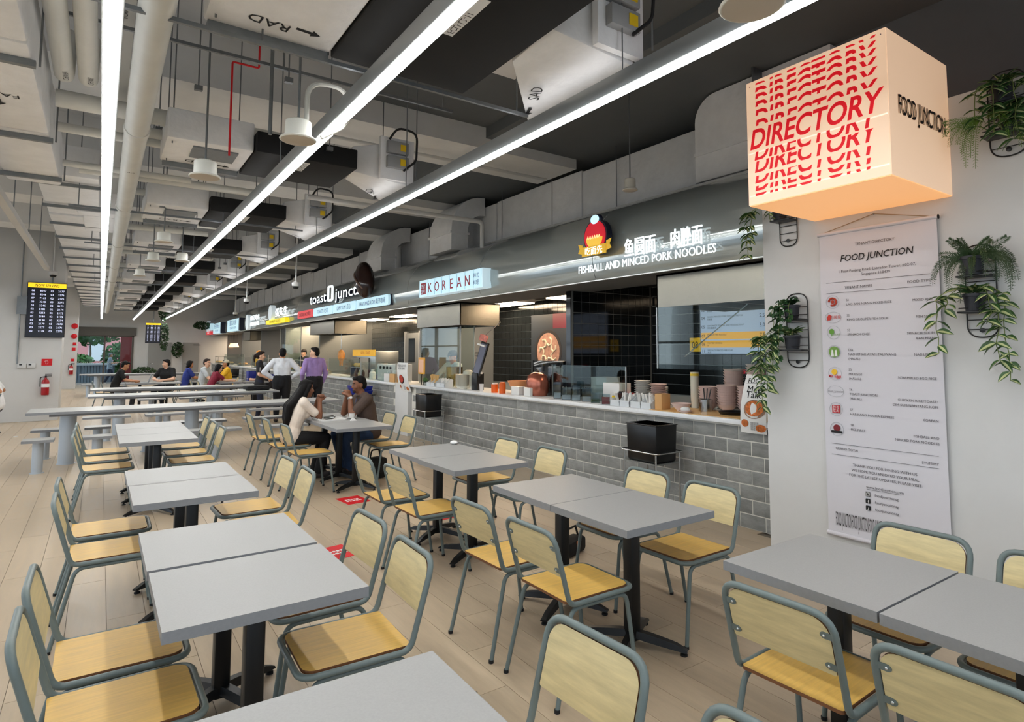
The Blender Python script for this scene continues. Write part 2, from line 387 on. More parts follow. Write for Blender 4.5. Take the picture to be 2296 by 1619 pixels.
# ---------------------------------------------------------------- chairs
PI = math.pi
def make_chair(label, loc, rz, group):
    t = thing('cafe_chair', label, 'chair', loc, rz, group)
    C_, D_ = Vector((-.205, 0, .447)), Vector((-.30, 0, .785)); dd = (D_ - C_).normalized(); nn = dd.cross(Vector((0, 1, 0)))
    P = [(.215, -.205, .447), (.215, .205, .447), (-.205, .205, .447), (-.30, .205, .785), (-.30, -.205, .785), (-.205, -.205, .447)]
    MB().tube(fillet(P, [.07, .07, .055, .075, .075, .055], True, 6), .0125, 10, True).build('frame', M_tube, t, ang=1.2)
    b = MB(); poly = rrect(-.215, -.188, .198, .188, (.05, .012, .012, .05), 5)
    b.prism(poly, (0, 0, .449), X_, Y_, .013); b.m = [1] * len(b.f); b.m[1] = 0
    b.build('seat', [M_seat, M_ply], t, smooth=False)
    L = (D_ - C_).length; b = MB()
    b.prism(rrect(-.19, L * .40, .19, L - .014, (.062, .062, .008, .008), 6), C_ + dd.cross(Y_) * .004, Y_, dd, .010)
    b.m = [1] * len(b.f); b.m[0] = b.m[1] = 0
    b.build('backrest', [M_back, M_ply], t, smooth=False)
    br = None
    for sy in (-1, 1):
        for f in (.49, .80):
            c = C_ + dd * (L * f) + Vector((0, sy * .178, 0))
            q = MB(); w = dd.cross(Y_) * .0042
            pol = [(-.028, -.011)] + [(.016 * math.cos(a) + .006, .012 * math.sin(a)) for a in [-1.4 + k * .47 for k in range(7)]] + [(-.028, .011)]
            q.prism(pol, c + w, Y_ * -sy, dd, .003 * sy)
            q.mi = 1; q.ball(c + w + Y_ * (-sy * .008) + dd.cross(Y_) * .003, .0055, 8, 6)
            q.build('bracket', [M_tube, M_rivet], t, ang=.8)
    for sy in (-1, 1):
        q = fillet([(-.285, sy * .212, .012), (-.185, sy * .192, .424), (.165, sy * .192, .424), (.222, sy * .208, .012)], .06, False, 6)
        MB().tube(q, .0115, 9).build('leg_frame', M_tube, t, ang=1.2)
        for x, y in ((-.2875, .2125), (.2235, .2083)):
            MB().cyl((x, sy * y, 0), (x, sy * y, .016), .0135, n=10).build('foot_cap', M_rubber, t)
    MB().tube([(-.14, -.19, .428), (-.14, .19, .428)], .009, 8).build('cross_rail', M_tube, t)
    return t
G1 = 'yellow oak cafe chairs'
CH0 = make_chair('oak chair whose back shows rivets, leftmost side of the single table before the brick counter, nearest the camera', (2.05, 2.49, 0), 0, G1)
CH0['label'] = 'oak chair with riveted back, at the aisle side of the middle table’s front half'
def chair(x, y, face, lab, dr=0.):
    return dup(CH0, (x, y, 0), (0 if face > 0 else PI) + math.radians(dr), lab)
chair(2.03, 3.05, 1, 'oak chair with riveted back, at the aisle side of the middle table’s rear half', 2)
chair(2.10, 4.27, 1, 'front chair on the aisle side of the table behind the middle table', 1)
chair(2.06, 4.83, 1, 'rear chair on the aisle side of the table behind the middle table')
chair(2.94, 3.12, -1, 'oak chair in front of the black bin on its rack, facing the middle table')
chair(2.93, 2.55, -1, 'oak chair facing the middle table with brick counter wall right behind it', 1)
chair(2.98, 5.0, -1, 'oak chair on the counter side of the table behind the middle table')
chair(2.98, 4.3, -1, 'oak chair half hidden behind the middle table, on the counter side')
chair(2.24, 1.30, 1, 'oak chair with riveted back turned to us at the table below the directory banner', 2)
chair(2.20, .74, 1, 'oak chair with riveted back in the bottom right corner, nearest the camera there', 1)
chair(2.93, 1.35, -1, 'oak chair standing against the white wall right below the directory banner')
chair(2.93, .83, -1, 'oak chair against the white wall at the right edge of the photo')
chair(.95, 1.41, -1, 'oak chair with pale backrest front and centre at the bottom edge of the photo', 3)
chair(.96, .80, -1, 'oak chair of which only the top of the tube frame shows at the bottom edge', 2)
chair(.86, 2.53, -1, 'oak chair with sunlit seat right of the nearest double table, front one', -2)
chair(.88, 3.08, -1, 'oak chair pushed in right of the nearest double table, rear one', 2)
chair(.12, 2.50, 1, 'oak chair in the bottom left corner, its seat nearest the camera', 1)
chair(.12, 2.98, 1, 'oak chair left of the nearest double table, second from the bottom left corner', 0)
chair(.12, 4.48, 1, 'oak chair left of the second double table, front one of two', 1)
chair(.11, 5.03, 1, 'oak chair left of the second double table, rear one of two', 0)
chair(.96, 4.55, -1, 'oak chair right of the second double table, front one with backrest unobscured', -2)
chair(.96, 5.08, -1, 'oak chair right of the second double table, rear one with the whole seat showing', 2)
for k, y in enumerate((7.62, 8.22, 8.82)):
    w = ('front', 'middle', 'rear')[k]
    chair(.11, y, 1, 'oak chair left of the triple table before the long grey table, %s one of three' % w)
    chair(.86, y - .02, -1, 'oak chair right of the triple table before the long grey table, %s one of three' % w)
chair(2.07, 7.40, 1, 'oak chair with empty seat beside the seated couple, nearest on the woman’s side')
chair(2.02, 8.15, 1, 'oak chair the long-haired woman in the white shirt sits on')
chair(1.98, 9.0, 1, 'oak chair behind the long-haired woman, farthest on her side of the table')
chair(3.06, 7.47, -1, 'empty oak chair in front of the couple’s table on the seated man’s side')
chair(3.06, 8.12, -1, 'oak chair the man in the brown polo shirt sits on')
# ---------------------------------------------------------------- cafe tables (one pedestal unit each, pushed together)
def make_table(label, loc, rz, group):
    t = thing('cafe_table', label, 'table', loc, rz, group)
    b = MB().box(-.335, -.3125, .712, .335, .3125, .75); b.m = [1] * 6; b.m[1] = 0
    b.build('tabletop', [M_table, M_edge], t, smooth=False)
    MB().box(-.16, -.16, .70, .16, .16, .712).build('mounting_plate', M_blackp, t)
    MB().box(-.036, -.036, .03, .036, .036, .70).build('post', M_blackp, t, bevel=.012)
    for k in range(4):
        a = k * PI / 2 + .52; M = Matrix.Rotation(a, 3, 'Z'); q = MB(); vs = []; n = 6
        for i in range(n):
            s = i / (n - 1); x = .02 + .285 * s; zt = .088 - .044 * s ** 1.4; zb = .052 - .030 * s ** .8; wd_ = .028 - .006 * s
            if i == n - 1: zt -= .012
            for yy, z in ((-wd_, zb), (wd_, zb), (wd_ * .7, zt), (-wd_ * .7, zt)): vs.append(M @ Vector((x, yy, z)))
        fs = [(i * 4 + j, i * 4 + (j + 1) % 4, i * 4 + 4 + (j + 1) % 4, i * 4 + 4 + j) for i in range(n - 1) for j in range(4)]
        fs += [(3, 2, 1, 0), tuple((n - 1) * 4 + j for j in range(4))]
        q.add(vs, fs).build('base_foot', M_blackp, t, ang=.5)
        p = M @ Vector((.285, 0, 0)); MB().lathe([(.019, 0), (.019, .010), (.008, .013), (.008, .03)], p, 10).build('levelling_foot', M_rubber, t)
    return t
G2 = 'square grey cafe tables'
TB0 = make_table('grey table unit, front half of the middle table before the counter', (2.50, 2.545, 0), 0, G2)
def table(x, y, lab, r=0.): return dup(TB0, (x, y, 0), math.radians(r), lab)
table(2.50, 3.175, 'grey table unit, rear half of the middle table before the counter', 0)
table(2.51, 4.36, 'grey table unit, front half of the table behind the middle table', .6)
table(2.52, 4.99, 'grey table unit, rear half of the table behind the middle table', .6)
table(2.535, 1.38, 'grey table unit below the directory banner, the whole top visible')
table(2.53, .745, 'grey table unit cut by the right edge of the photo')
table(.53, 2.585, 'grey table unit, front half of the nearest double table at left')
table(.525, 3.24, 'grey table unit, rear half of the nearest double table at left')
table(.525, 4.51, 'grey table unit, front half of the second double table at left')
table(.52, 5.12, 'grey table unit, rear half of the second double table at left')
table(.50, 1.38, 'grey table unit at the bottom edge of the photo left of centre', -1)
table(.50, .74, 'grey table unit below the bottom edge of the photo')
for k, y in enumerate((7.37, 8.0, 8.63)): table(.52, y, 'grey table unit of the triple table before the long grey table, %s one' % ('front', 'middle', 'rear')[k])
for k, y in enumerate((7.27, 7.90, 8.53)): table(2.57, y, 'grey table unit of the couple’s table, %s' % ('nearest one with two posts below', 'middle one under the tray', 'farthest one')[k])
# ---------------------------------------------------------------- long tables with stools
M_steel_t = mat('light_grey_column', (176, 184, 192), .35, .25)
M_ltop = mat('pale_grey_laminate', (178, 178, 176), .4, var=.04, scale=60)
def long_table(lab, x0, x1, y0, y1, z, legs):
    t = thing('long_table', lab, 'table', ((x0 + x1) / 2, (y0 + y1) / 2, 0), 0, 'long grey communal tables')
    hx, hy = (x1 - x0) / 2, (y1 - y0) / 2; cx = (x0 + x1) / 2
    b = MB().box(-hx, -hy, z - .035, hx, hy, z); b.m = [1] * 6; b.m[1] = 0; b.build('tabletop', [M_ltop, M_edge], t, smooth=False)
    MB().box(-hx + .25, -hy + .12, z - .075, hx - .25, hy - .12, z - .035).build('underframe', M_edge, t)
    for x in legs:
        b = MB().lathe([(.115, 0), (.115, .006), (.10, .008), (.10, z - .075)], (x - cx, 0, 0), 24); b.build('leg_column', M_steel_t, t)
    return t
SEAT = None
def stool(lab, x, y, w=.34, d=.32):
    global SEAT
    t = thing('fixed_stool', lab, 'stool', (x, y, 0), 0, 'fixed stools at the long tables')
    b = MB().box(-w / 2, -d / 2, .415, w / 2, d / 2, .45); b.m = [0, 1, 0, 0, 0, 0]; b.build('seat', [M_edge, M_ltop], t, smooth=False)
    MB().lathe([(.08, 0), (.08, .006), (.062, .008), (.062, .415)], (0, 0, 0), 20).build('column', M_steel_t, t)
    return t
long_table('nearest long grey table, its left end reaching almost to the white column', -.80, 3.55, 10.8, 11.6, .78, (-.34, 1.25, 2.9))
long_table('second long grey table, standing behind the nearest one', -.16, 3.25, 14.1, 14.9, .78, (.35, 2.1))
long_table('third long grey table, in front of the black-shirted laptop man', -.15, 3.4, 16.6, 17.4, .78, (.4, 2.3))
long_table('far long grey table before the glass doors', -.6, 4.0, 27.5, 28.3, .78, (-.05, 2.0, 3.5))
stool('square stool at the left end of the nearest long table, front side', -.63, 10.55)
stool('square stool at the left end of the nearest long table, rear side', -.63, 11.86)
for k, x in enumerate((.02, .68)):
    stool('square stool on the front side of the nearest long table, %s from its left end' % ('second', 'third')[k], x, 10.55)
    stool('square stool on the rear side of the nearest long table, %s from its left end' % ('second', 'third')[k], x, 11.86)
for k, x in enumerate((1.5, 2.5)):
    stool('wide grey bench seat on the front side of the nearest long table, %s of two' % ('left', 'right')[k], x, 10.5, .7)
    stool('wide grey bench seat on the rear side of the nearest long table, %s of two' % ('left', 'right')[k], x, 11.9, .7)
for k, x in enumerate((.15, 1.1, 2.0, 2.9)):
    w = ('first', 'second', 'third', 'fourth')[k]
    stool('wide grey bench seat in front of the second long table, %s from the left' % w, x, 13.6, .72)
    stool('wide grey bench seat between the second and third long tables, %s from the left' % w, x, 15.5, .72)
    if k: stool('wide grey bench seat behind the third long table, %s from the left' % w, x, 18.0, .6)
for k, x in enumerate((-.3, .8, 1.9, 3.0)): stool('small stool in front of the far long table, %s from the left' % ('first', 'second', 'third', 'fourth')[k], x, 26.9, .4)
# far table sets where people sit
table(.95, 20.3, 'grey table unit with the open laptop on it'); table(1.6, 20.3, 'grey table unit beside the laptop table'); 
table(3.15, 19.6, 'grey table unit in front of the woman in dark red'); table(3.8, 19.6, 'grey table unit before the far black bins')
chair(.35, 20.3, 1, 'oak chair of the black-shirted man at the laptop'); chair(.15, 21.1, 1, 'oak chair behind the laptop man'); chair(1.6, 21.0, -1, 'oak chair of the round-faced man in the black T-shirt')
chair(2.6, 19.6, 1, 'oak chair of the woman in dark red'); chair(2.5, 20.4, 1, 'oak chair of the man in the pale grey shirt'); chair(4.3, 20.0, -1, 'oak chair near the far black bins')
chair(3.47, 22.0, -1, 'oak chair of the person in the yellow shirt and cap'); chair(2.28, 22.3, 1, 'oak chair of the person in the blue top')
chair(-1.86, 15.9, -1, 'oak chair at the left edge of the photo before the white column')
# floor stickers and scraps
def sticker(lab, x, y, rz):
    t = thing('floor_sticker', lab, 'sticker', (x, y, 0), rz, 'red floor stickers')
    MB().box(-.13, -.17, 0, .13, .17, .0012).build('sheet', M_red, t, smooth=False)
    b = MB()
    for yy, w in ((.03, .16), (-.03, .18)):
        for i in range(5): b.box(-w / 2 + i * w / 5, yy - .018, .0012, -w / 2 + i * w / 5 + w / 7, yy + .018, .0018)
    b.build('marks', M_paper, t, smooth=False)
sticker('red sticker on the open floor left of the middle chairs', 1.64, 5.05, .15)
sticker('red sticker on the floor under the table behind the middle table', 2.9, 5.6, .15)
sticker('red sticker on the floor by the seated woman’s feet', 2.35, 6.7, .1)
tag(MB().box(-.03, -.008, 0, .03, .008, .004).build('paper_scrap', mat('brown_scrap', (92, 76, 60), .8), None, (1.52, 2.62, 0), .5), 'tiny brown scrap lying on the floor in the centre aisle', 'scrap')
tag(MB().box(-.03, -.02, 0, .03, .02, .012).build('tissue_scrap', M_paper, None, (-1.25, 15.2, 0), .5), 'white tissue scrap on the floor before the white column', 'scrap')
# ---------------------------------------------------------------- strip lights
def strip_light(lab, x, y0, y1, z, joints):
    t = thing('strip_light', lab, 'light', (x, y0, z), 0, 'long linear ceiling lights'); L = y1 - y0
    MB().box(-.045, 0, .006, .045, L, .115).build('housing', M_alu, t, bevel=.006)
    b = MB(); ys = [0] + [j - y0 for j in joints] + [L]
    for a, c in zip(ys, ys[1:]): MB().box(-.036, a + .004, 0, .036, c - .004, .0065).build('diffuser', M_strip, t, smooth=False)
    for k in range(int(L / 3.2) + 1):
        MB().cyl((0, .9 + k * 3.2, .115), (0, .9 + k * 3.2, 4.9 - z), .005, n=6).build('suspension_rod', M_galv, t)
    MB().box(-.02, .05, .115, .02, L - .05, .118).build('uplight_slot', M_up, t, smooth=False)
    MB().box(-.048, L, 0, .048, L + .012, .117).build('end_cap', M_alu, t)
strip_light('long strip light at left, hanging in front of the insulated duct', -.02, -1.5, 36, 3.2, (3.3, 5.9, 8.6, 11.4, 14.2, 17, 20, 23, 26, 29, 32))
strip_light('long strip light in the middle, passing under the fan coil panels', 1.28, -1.5, 36, 3.2, (2.38, 5.2, 8.0, 10.8, 13.6, 16.4, 19.2, 22, 25, 28, 31))
strip_light('long strip light at right, nearest the steel canopy', 2.52, -1.5, 36, 3.2, (1.95, 4.75, 7.55, 10.4, 13.2, 16, 18.8, 21.6, 24.4, 27, 30, 33))
strip_light('short strip light at the far left edge above the white column', -1.32, 4, 7.9, 3.2, ())
for x in (-3.5, -4.8): strip_light('strip light out at the window side, %s row' % ('inner' if x > -4 else 'outer'), x, 0, 34, 3.2, ())
# ---------------------------------------------------------------- fan coil units along the ceiling
M_panel = mat('control_box_grey', (150, 152, 154), .5)
M_yel = mat('yellow_warning_label', (226, 190, 30), .5)
def fcu(k, yf, z, first=False):
    nm = ('first', 'second', 'third', 'fourth', 'fifth', 'sixth', 'seventh', 'eighth', 'ninth', 'tenth')[k]
    t = thing('fan_coil_unit', '%s ceiling fan coil unit from the camera, with black panel and white ducts' % nm, 'air conditioner', (0, yf, z), 0, 'ceiling fan coil units')
    d = 1.25 if first else (1.25 if k != 1 else .9)
    MB().box(1.12, -d - .35 if first else -d, 0, 2.08, 0, .2).build('black_panel', M_black, t, bevel=.01)
    MB().box(.40, -d + .1, .02, 1.115, .02, .30).build('return_duct', M_duct, t, bevel=.02)
    if k: MB().box(.62, -d * .75, .005, 1.0, -d * .35, .03).build('grille', M_galv, t)
    ye = -.62 if first else -.45
    vs = [(2.09, -d + .2, .03), (2.10, ye, .0), (2.70, .06, -.05), (2.72, -d + .15, -.05), (2.09, -d + .2, .3), (2.10, ye, .3), (2.70, .06, .46), (2.72, -d + .15, .46)]
    MB().add(vs, [(3, 2, 1, 0), (4, 5, 6, 7), (0, 1, 5, 4), (1, 2, 6, 5), (2, 3, 7, 6), (3, 0, 4, 7)]).build('supply_duct', M_duct, t, bevel=.015)
    MB().box(2.70, -d - .1, -.09, 2.76, .12, -.04).build('channel', M_galv, t)
    MB().box(.42, -.02, -.03, 1.1, .04, .02).build('channel', M_galv, t)
    MB().box(2.36, -d + .09, -.02, 2.74, -d + .14, .44).build('end_plate', M_duct, t)
    for q in (.1, .26):
        cb = MB().box(2.42, -d + .03, q, 2.66, -d + .09, q + .13).build('control_box', M_panel, t, bevel=.006)
        MB().box(2.56, -d + .022, q + .03, 2.63, -d + .03, q + .10).build('warning_label', M_yel, cb, smooth=False)
    MB().tube(fillet([(2.44, -d + .05, .40), (2.5, -d - .02, .52), (2.72, -d - .04, .50), (2.73, -d, .2), (2.6, -d + .04, .08)], .10), .012, 6).build('cable', M_rubber, t)
    for x, y in ((.45, -.1), (.45, -d + .2), (2.73, .08), (2.73, -d), (1.1, -.02)):
        MB().cyl((x, y, 0), (x, y, 4.98 - z), .006, n=5).build('hanger_rod', M_galv, t)
    lt = MB()
    u, v = Vector((-.0, -1, 0)), Vector((1, 0, 0))
    if k < 4:
        lt.text('SAD', (2.48, -.42 if first else -.3, -.046), (-.45, -.9, 0), (-.9, .45, 0), .085)
        lt.prism([(-.06, -.012), (.03, -.012), (.03, -.035), (.08, 0), (.03, .035), (.03, .012), (-.06, .012)], (2.58, -.12 if first else -.08, -.052), (.35, .93, 0), (-.93, .35, 0), .002)
        lt.text('RAD', (.72, -.22 if first else -d * .2, .017), (-1, -.1, 0), (-.1, 1, 0), .085)
        lt.prism([(-.06, -.012), (.03, -.012), (.03, -.035), (.08, 0), (.03, .035), (.03, .012), (-.06, .012)], (.92, -.2 if first else -d * .15, .017), (1, .1, 0), (-.1, 1, 0), .002)
        lt.build('lettering', M_ink, t, smooth=False)
    if k < 5:
        lb = MB().box(1.56, -d * .9, -.004, 1.63, -d * .55, 0).build('label_plate', M_paper, t, smooth=False)
        MB().text('FCU-L2-%d' % (11 + k), (1.578, -d * .57, -.0045), (0, -1, 0), (1, 0, 0), .042, align='LEFT').build('lettering', M_ink, lb, smooth=False)
for k, (y, z) in enumerate(((3.80, 3.5), (6.92, 3.5), (10.2, 3.5), (13.5, 3.5), (16.8, 3.5), (20.1, 3.5), (23.4, 3.5), (26.7, 3.5), (30, 3.5), (33.3, 3.5))): fcu(k, y, z, k == 0)
# ---------------------------------------------------------------- ducts
def duct_thing(lab, name='air_duct'): return thing(name, lab, 'duct', (0, 0, 0))
t = duct_thing('wide white insulated duct at upper left, marked with an arrow')
for y0, y1 in ((-2, 1.9), (1.92, 4.7), (4.72, 6.6), (6.62, 8.6)):
    MB().box(-.92, y0, 3.5, -.44, y1, 4.0).build('duct_section', M_duct, t, bevel=.03)
b = MB(); b.text('FAD', (-.66, 5.7, 3.497), (-1, 0, 0), (0, 1, 0), .075); b.prism([(-.05, -.012), (.03, -.012), (.03, -.035), (.08, 0), (.03, .035), (.03, .012), (-.05, .012)], (-.70, 5.9, 3.497), (0, 1, 0), (-1, 0, 0), -.002)
b.build('lettering', M_ink, t, smooth=False)
for y in (3.69, 4.95, 6.7, 8.2):
    MB().box(-1.1, y - .022, 3.455, -.42, y + .022, 3.498).build('channel', M_galv, t)
    for x in (-1.07, -.40): MB().cyl((x, y, 3.47), (x, y, 4.98), .007, n=6).build('hanger_rod', M_galv, t)
t = duct_thing('flat white duct running above the left strip light into the distance')
for k in range(10):
    MB().box(-.73, 9.0 + k * 2.6, 3.72 - .02 * (k % 2), -.10, 11.55 + k * 2.6, 4.1).build('duct_section', M_duct, t, bevel=.02)
for k in range(18): MB().box(-.75, 9.3 + k * 1.45, 3.66, -.06, 9.34 + k * 1.45, 3.70).build('channel', M_galv, t)
t = duct_thing('low white duct end with a flared collar left of the drain pipe')
MB().frustum((-.1, 11.0, 3.66), (.5, .3), (.8, .5), .3).build('collar', M_duct, t); MB().box(-.3, 11.2, 3.66, .15, 12.6, 4.0).build('duct_section', M_duct, t, bevel=.02)
t = duct_thing('long white insulated duct resting on top of the steel canopy')
q = random.Random(3)
for k in range(13):
    y0 = 4.55 + k * 2.45; MB().box(5.9, y0, 3.2, 6.5, y0 + 2.43, 4.40 + q.uniform(-.04, .05)).build('duct_section', M_duct, t, bevel=.03)
for k in range(22): MB().cyl((5.87, 4.7 + k * 1.5, 3.3), (5.87, 4.7 + k * 1.5, 4.9), .006, n=5).build('hanger_rod', M_galv, t)
# rising duct elbow beside the directory cube and the curved ones further along
def elbow(lab, x, y, z0, z1, w, d, r, flip=1):
    t = duct_thing(lab); prof = [(0, 0), (0, z1 - z0 - r)]
    P = []; n = 8
    out = [(0, z0)] + [(r - r * math.cos(math.pi / 2 * k / n), z1 - r + r * math.sin(math.pi / 2 * k / n)) for k in range(n + 1)] + [(r + .05, z1)]
    inn = [(r + .05, z1 - d)] + [(d + (r - d if r > d else .05) * (1 - math.cos(math.pi / 2 * (n - k) / n)), z1 - r + (r - d if r > d else .05) * math.sin(math.pi / 2 * (n - k) / n)) for k in range(n + 1)] + [(d, z0)]
    MB().prism([(a * flip, b) for a, b in out + inn], (x, y, 0), X_, Z_, -w).build('elbow_body', M_duct, t, ang=.5)
    MB().box(min(x - .03 * flip, x + (d + .03) * flip), y - .02, z0 + .3, max(x - .03 * flip, x + (d + .03) * flip), y + w + .02, z0 + .34).build('flange', M_duct, t)
t = duct_thing('tall white duct with a rounded corner rising beside the directory cube')
P = [(4.5, 3.3), (4.5, 4.25)] + [(4.5 - .28 + .28 * math.cos(a * PI / 16), 4.25 + .28 * math.sin(a * PI / 16)) for a in range(1, 9)] + [(2.9, 4.53), (2.9, 3.3)]
MB().prism([(a, max(b, 3.56)) for a, b in P], (5.5, 0, 0), Y_, Z_, .36).build('duct_body', M_duct, t, ang=.5); MB().box(5.485, 2.9, 3.86, 5.9, 4.515, 3.90).build('flange', M_duct, t)
MB().box(5.35, 3.62, 4.2, 5.5, 3.64, 4.62).build('strap', M_galv, t)
elbow('curved white duct elbow dropping onto the canopy, nearer one', 5.16, 9.8, 3.5, 4.54, .9, .34, .66)
elbow('curved white duct elbow dropping onto the canopy, farther one', 5.16, 13.2, 3.5, 4.54, .9, .34, .66)
# ---------------------------------------------------------------- pipes
def pipe(lab, pts, r, m=M_pipe, name='pipe', bands=(), txt=None, group=None):
    t = thing(name, lab, 'pipe', (0, 0, 0), 0, group)
    MB().tube(fillet(pts, r * 2.2) if len(pts) > 2 else pts, r, 16).build('pipe_run', m, t)
    for p, q in bands: MB().cyl(p, q, r * 1.09, n=16).build('coupling', m, t)
    if txt:
        b = MB()
        for s, o, u, v, h in txt: b.text(s, o, u, v, h)
        b.build('lettering', M_ink, t, smooth=False)
    return t
pp = (.172, 3.40)
pipe('fat pale drain pipe running the length of the hall beside the left strip light', [(pp[0], -2, 3.49), (pp[0], 35, 3.49)], .088, bands=[((pp[0], y, 3.49), (pp[0], y + .12, 3.49)) for y in (2.6, 5.9, 9.2, 12.5, 15.8, 19, 22)],
     txt=[('CP', (pp[0], 7.1, 3.398), (-1, 0, 0), (0, 1, 0), .04)])
pipe('thick lagged chilled water pipe, left one of the pair', [(-.335, -2, 3.86), (-.335, 6.1, 3.86), (-.335, 6.3, 4.3)], .068, txt=[('CHWR', (-.335, 5.9, 3.79), (0, -1, 0), (1, 0, 0), .04)])
pipe('thick lagged chilled water pipe, right one of the pair', [(-.175, -2, 3.86), (-.175, 6.1, 3.86), (-.175, 6.3, 4.3)], .068, txt=[('CHWS', (-.175, 5.9, 3.79), (0, -1, 0), (1, 0, 0), .04)])
tr = thing('cable_tray', 'grey cable tray marked BMS above the left strip light', 'cable tray', (0, 0, 0))
MB().box(-.02, -2, 3.95, .10, 34, 4.0).build('tray', mat('tray_grey', (170, 172, 170), .5), tr)
MB().text('BMS', (.07, 4.6, 3.948), (0, -1, 0), (1, 0, 0), .05).text('ACMV', (.02, 4.9, 3.948), (0, -1, 0), (1, 0, 0), .04).build('lettering', M_ink, tr, smooth=False)
n = 0
ordi = ('first', 'second', 'third', 'fourth', 'fifth', 'sixth', 'seventh', 'eighth', 'ninth', 'tenth', 'eleventh', 'twelfth', 'thirteenth', 'fourteenth', 'fifteenth', 'sixteenth')
for y, r, z, x0, x1 in ((6.42, .075, 3.78, -.40, 1.62), (6.75, .05, 3.72, .1, 1.5), (7.05, .045, 3.72, -.42, .85), (8.15, .035, 3.66, -.42, .8), (8.9, .05, 3.8, -.3, 1.7), (9.45, .045, 3.74, .1, 1.3), (11.0, .08, 3.7, .1, 1.6), (12.2, .05, 3.74, -.3, 1.5), (14.3, .07, 3.7, .0, 1.8), (15.4, .045, 3.74, -.3, 1.4), (17.6, .07, 3.7, .0, 1.8), (19, .05, 3.74, -.3, 1.6), (21, .07, 3.7, .0, 1.8), (24.3, .07, 3.7, 0, 1.8)):
    pipe('pale cross pipe under the ceiling, %s from the camera' % ordi[n], [(x0, y, z), (x1, y, z)], r, txt=[('CDP', (1.05, y - r * .8, z - r * .8), (-1, 0, 0), (0, .7, -.7), .05)] if n == 0 else None, bands=[((x0 + .6, y, z), (x0 + .68, y, z))], group='pale cross pipes'); n += 1
pipe('thin sprinkler pipe under the white beam with a red tag', [(1.9, 7.5, 4.32), (5.6, 7.5, 4.32)], .022, M_white, 'sprinkler_pipe')
pipe('white pipe that turns down onto the canopy beside the right strip light', [(2.2, 8.35, 3.72), (4.95, 8.35, 3.72), (4.95, 8.35, 3.3)], .035, M_white, 'bent_pipe')
pipe('thin red sprinkler drop beside the second ceiling speaker', [(.98, 5.3, 4.98), (.98, 5.3, 3.98), (.78, 5.3, 3.98), (.78, 5.3, 3.2)], .008, M_red, 'red_conduit')
pipe('grey conduit hanging down behind the middle strip light', [(.35, 4.9, 4.0), (1.0, 4.9, 4.0), (1.0, 4.9, 3.3)], .014, M_galv, 'conduit')
# thin transverse rods (threaded support rails)
for k, (y, x0, x1, z) in enumerate(((3.72, -1.2, 2.6, 3.42), (4.95, -.4, 2.6, 3.86), (9.3, -.4, 2.4, 3.42), (12.6, -.3, 2.6, 3.45), (16, -.3, 2.6, 3.45), (19.5, -.3, 2.6, 3.45))):
    t = thing('support_rail', 'thin grey support rail crossing the ceiling, %s from the camera' % ordi[k], 'rail', (0, y, z), 0, 'thin ceiling rails')
    MB().box(x0, -.012, 0, x1, .012, .024).build('rail', M_galv, t)
    for x in (x0 + .1, (x0 + x1) / 2, x1 - .1): MB().cyl((x, 0, .02), (x, 0, 4.98 - z), .006, n=5).build('hanger_rod', M_galv, t)
# hanger rods with clamps, each with its own little block
q = random.Random(11)
for k in range(26):
    x, y = q.uniform(.2, 2.2), 4.3 + k * .62 + q.uniform(-.2, .2); z = q.uniform(3.5, 3.95)
    t = thing('hanger_rod', 'thin threaded hanger rod with a clamp under the ceiling slab', 'rod', (x, y, z), 0, 'loose threaded hanger rods')
    MB().cyl((0, 0, 0), (0, 0, 4.97 - z), .006, n=5).build('rod', M_galv, t)
    MB().box(-.03, -.02, -.01, .03, .02, .03).build('clamp', M_galv, t)
# left wing frame (white strut)
t = thing('slotted_strut', 'white slotted strut sloping away at the far upper left', 'strut', (0, 0, 0))
MB().box(-1.02, 5.4, 3.3, -.94, 16, 3.38).build('channel', M_white, t)
for k in range(5): MB().cyl((-.98, 6 + k * 2, 3.38), (-.98, 6 + k * 2, 4.98), .007, n=5).build('hanger_rod', M_galv, t)
# ---------------------------------------------------------------- speakers, cameras, lamps hung from the ceiling
M_spk = mat('speaker_white', (214, 214, 206), .5); M_spg = mat('speaker_mesh', (196, 186, 172), .6)
def speaker(lab, x, y, z, s=1., loop=False):
    t = thing('ceiling_speaker', lab, 'speaker', (x, y, z), 0, 'round pendant ceiling speakers')
    MB().lathe([(.115 * s, .006), (.122 * s, .012), (.115 * s, .022), (.088 * s, .03), (.085 * s, .13), (.07 * s, .14), (0, .142)], n=24).build('housing', M_spk, t)
    MB().lathe([(0, .0), (.09 * s, .001), (.115 * s, .007)], n=24).build('mesh_face', M_spg, t)
    MB().cyl((0, 0, .14), (0, 0, 4.98 - z), .008, n=6).build('drop_rod', M_galv, t)
    if loop: MB().tube(fillet([(.05, 0, .13), (.05, .0, .42), (.34, .05, .46), (.36, .1, .22), (.18, .12, .10)], .14), .016, 8).build('flexible_conduit', M_spk, t)
speaker('round white pendant speaker with a looped white conduit', 1.0, 4.05, 3.0, .95, True)
speaker('round white pendant speaker below the red sprinkler drop', .62, 5.35, 3.0, .95)
speaker('round white pendant speaker at the top edge near the directory cube', 2.07, 1.40, 3.0, 1.05)
speaker('round white pendant speaker above the canopy left of the cube', 4.7, 4.75, 3.4, .7)
for k, (x, y) in enumerate(((.62, 9.2), (1.0, 11.0), (.62, 11.2), (.55, 13.6))): speaker('small far pendant speaker, %s along the hall' % ordi[k], x, y, 3.05, .9)
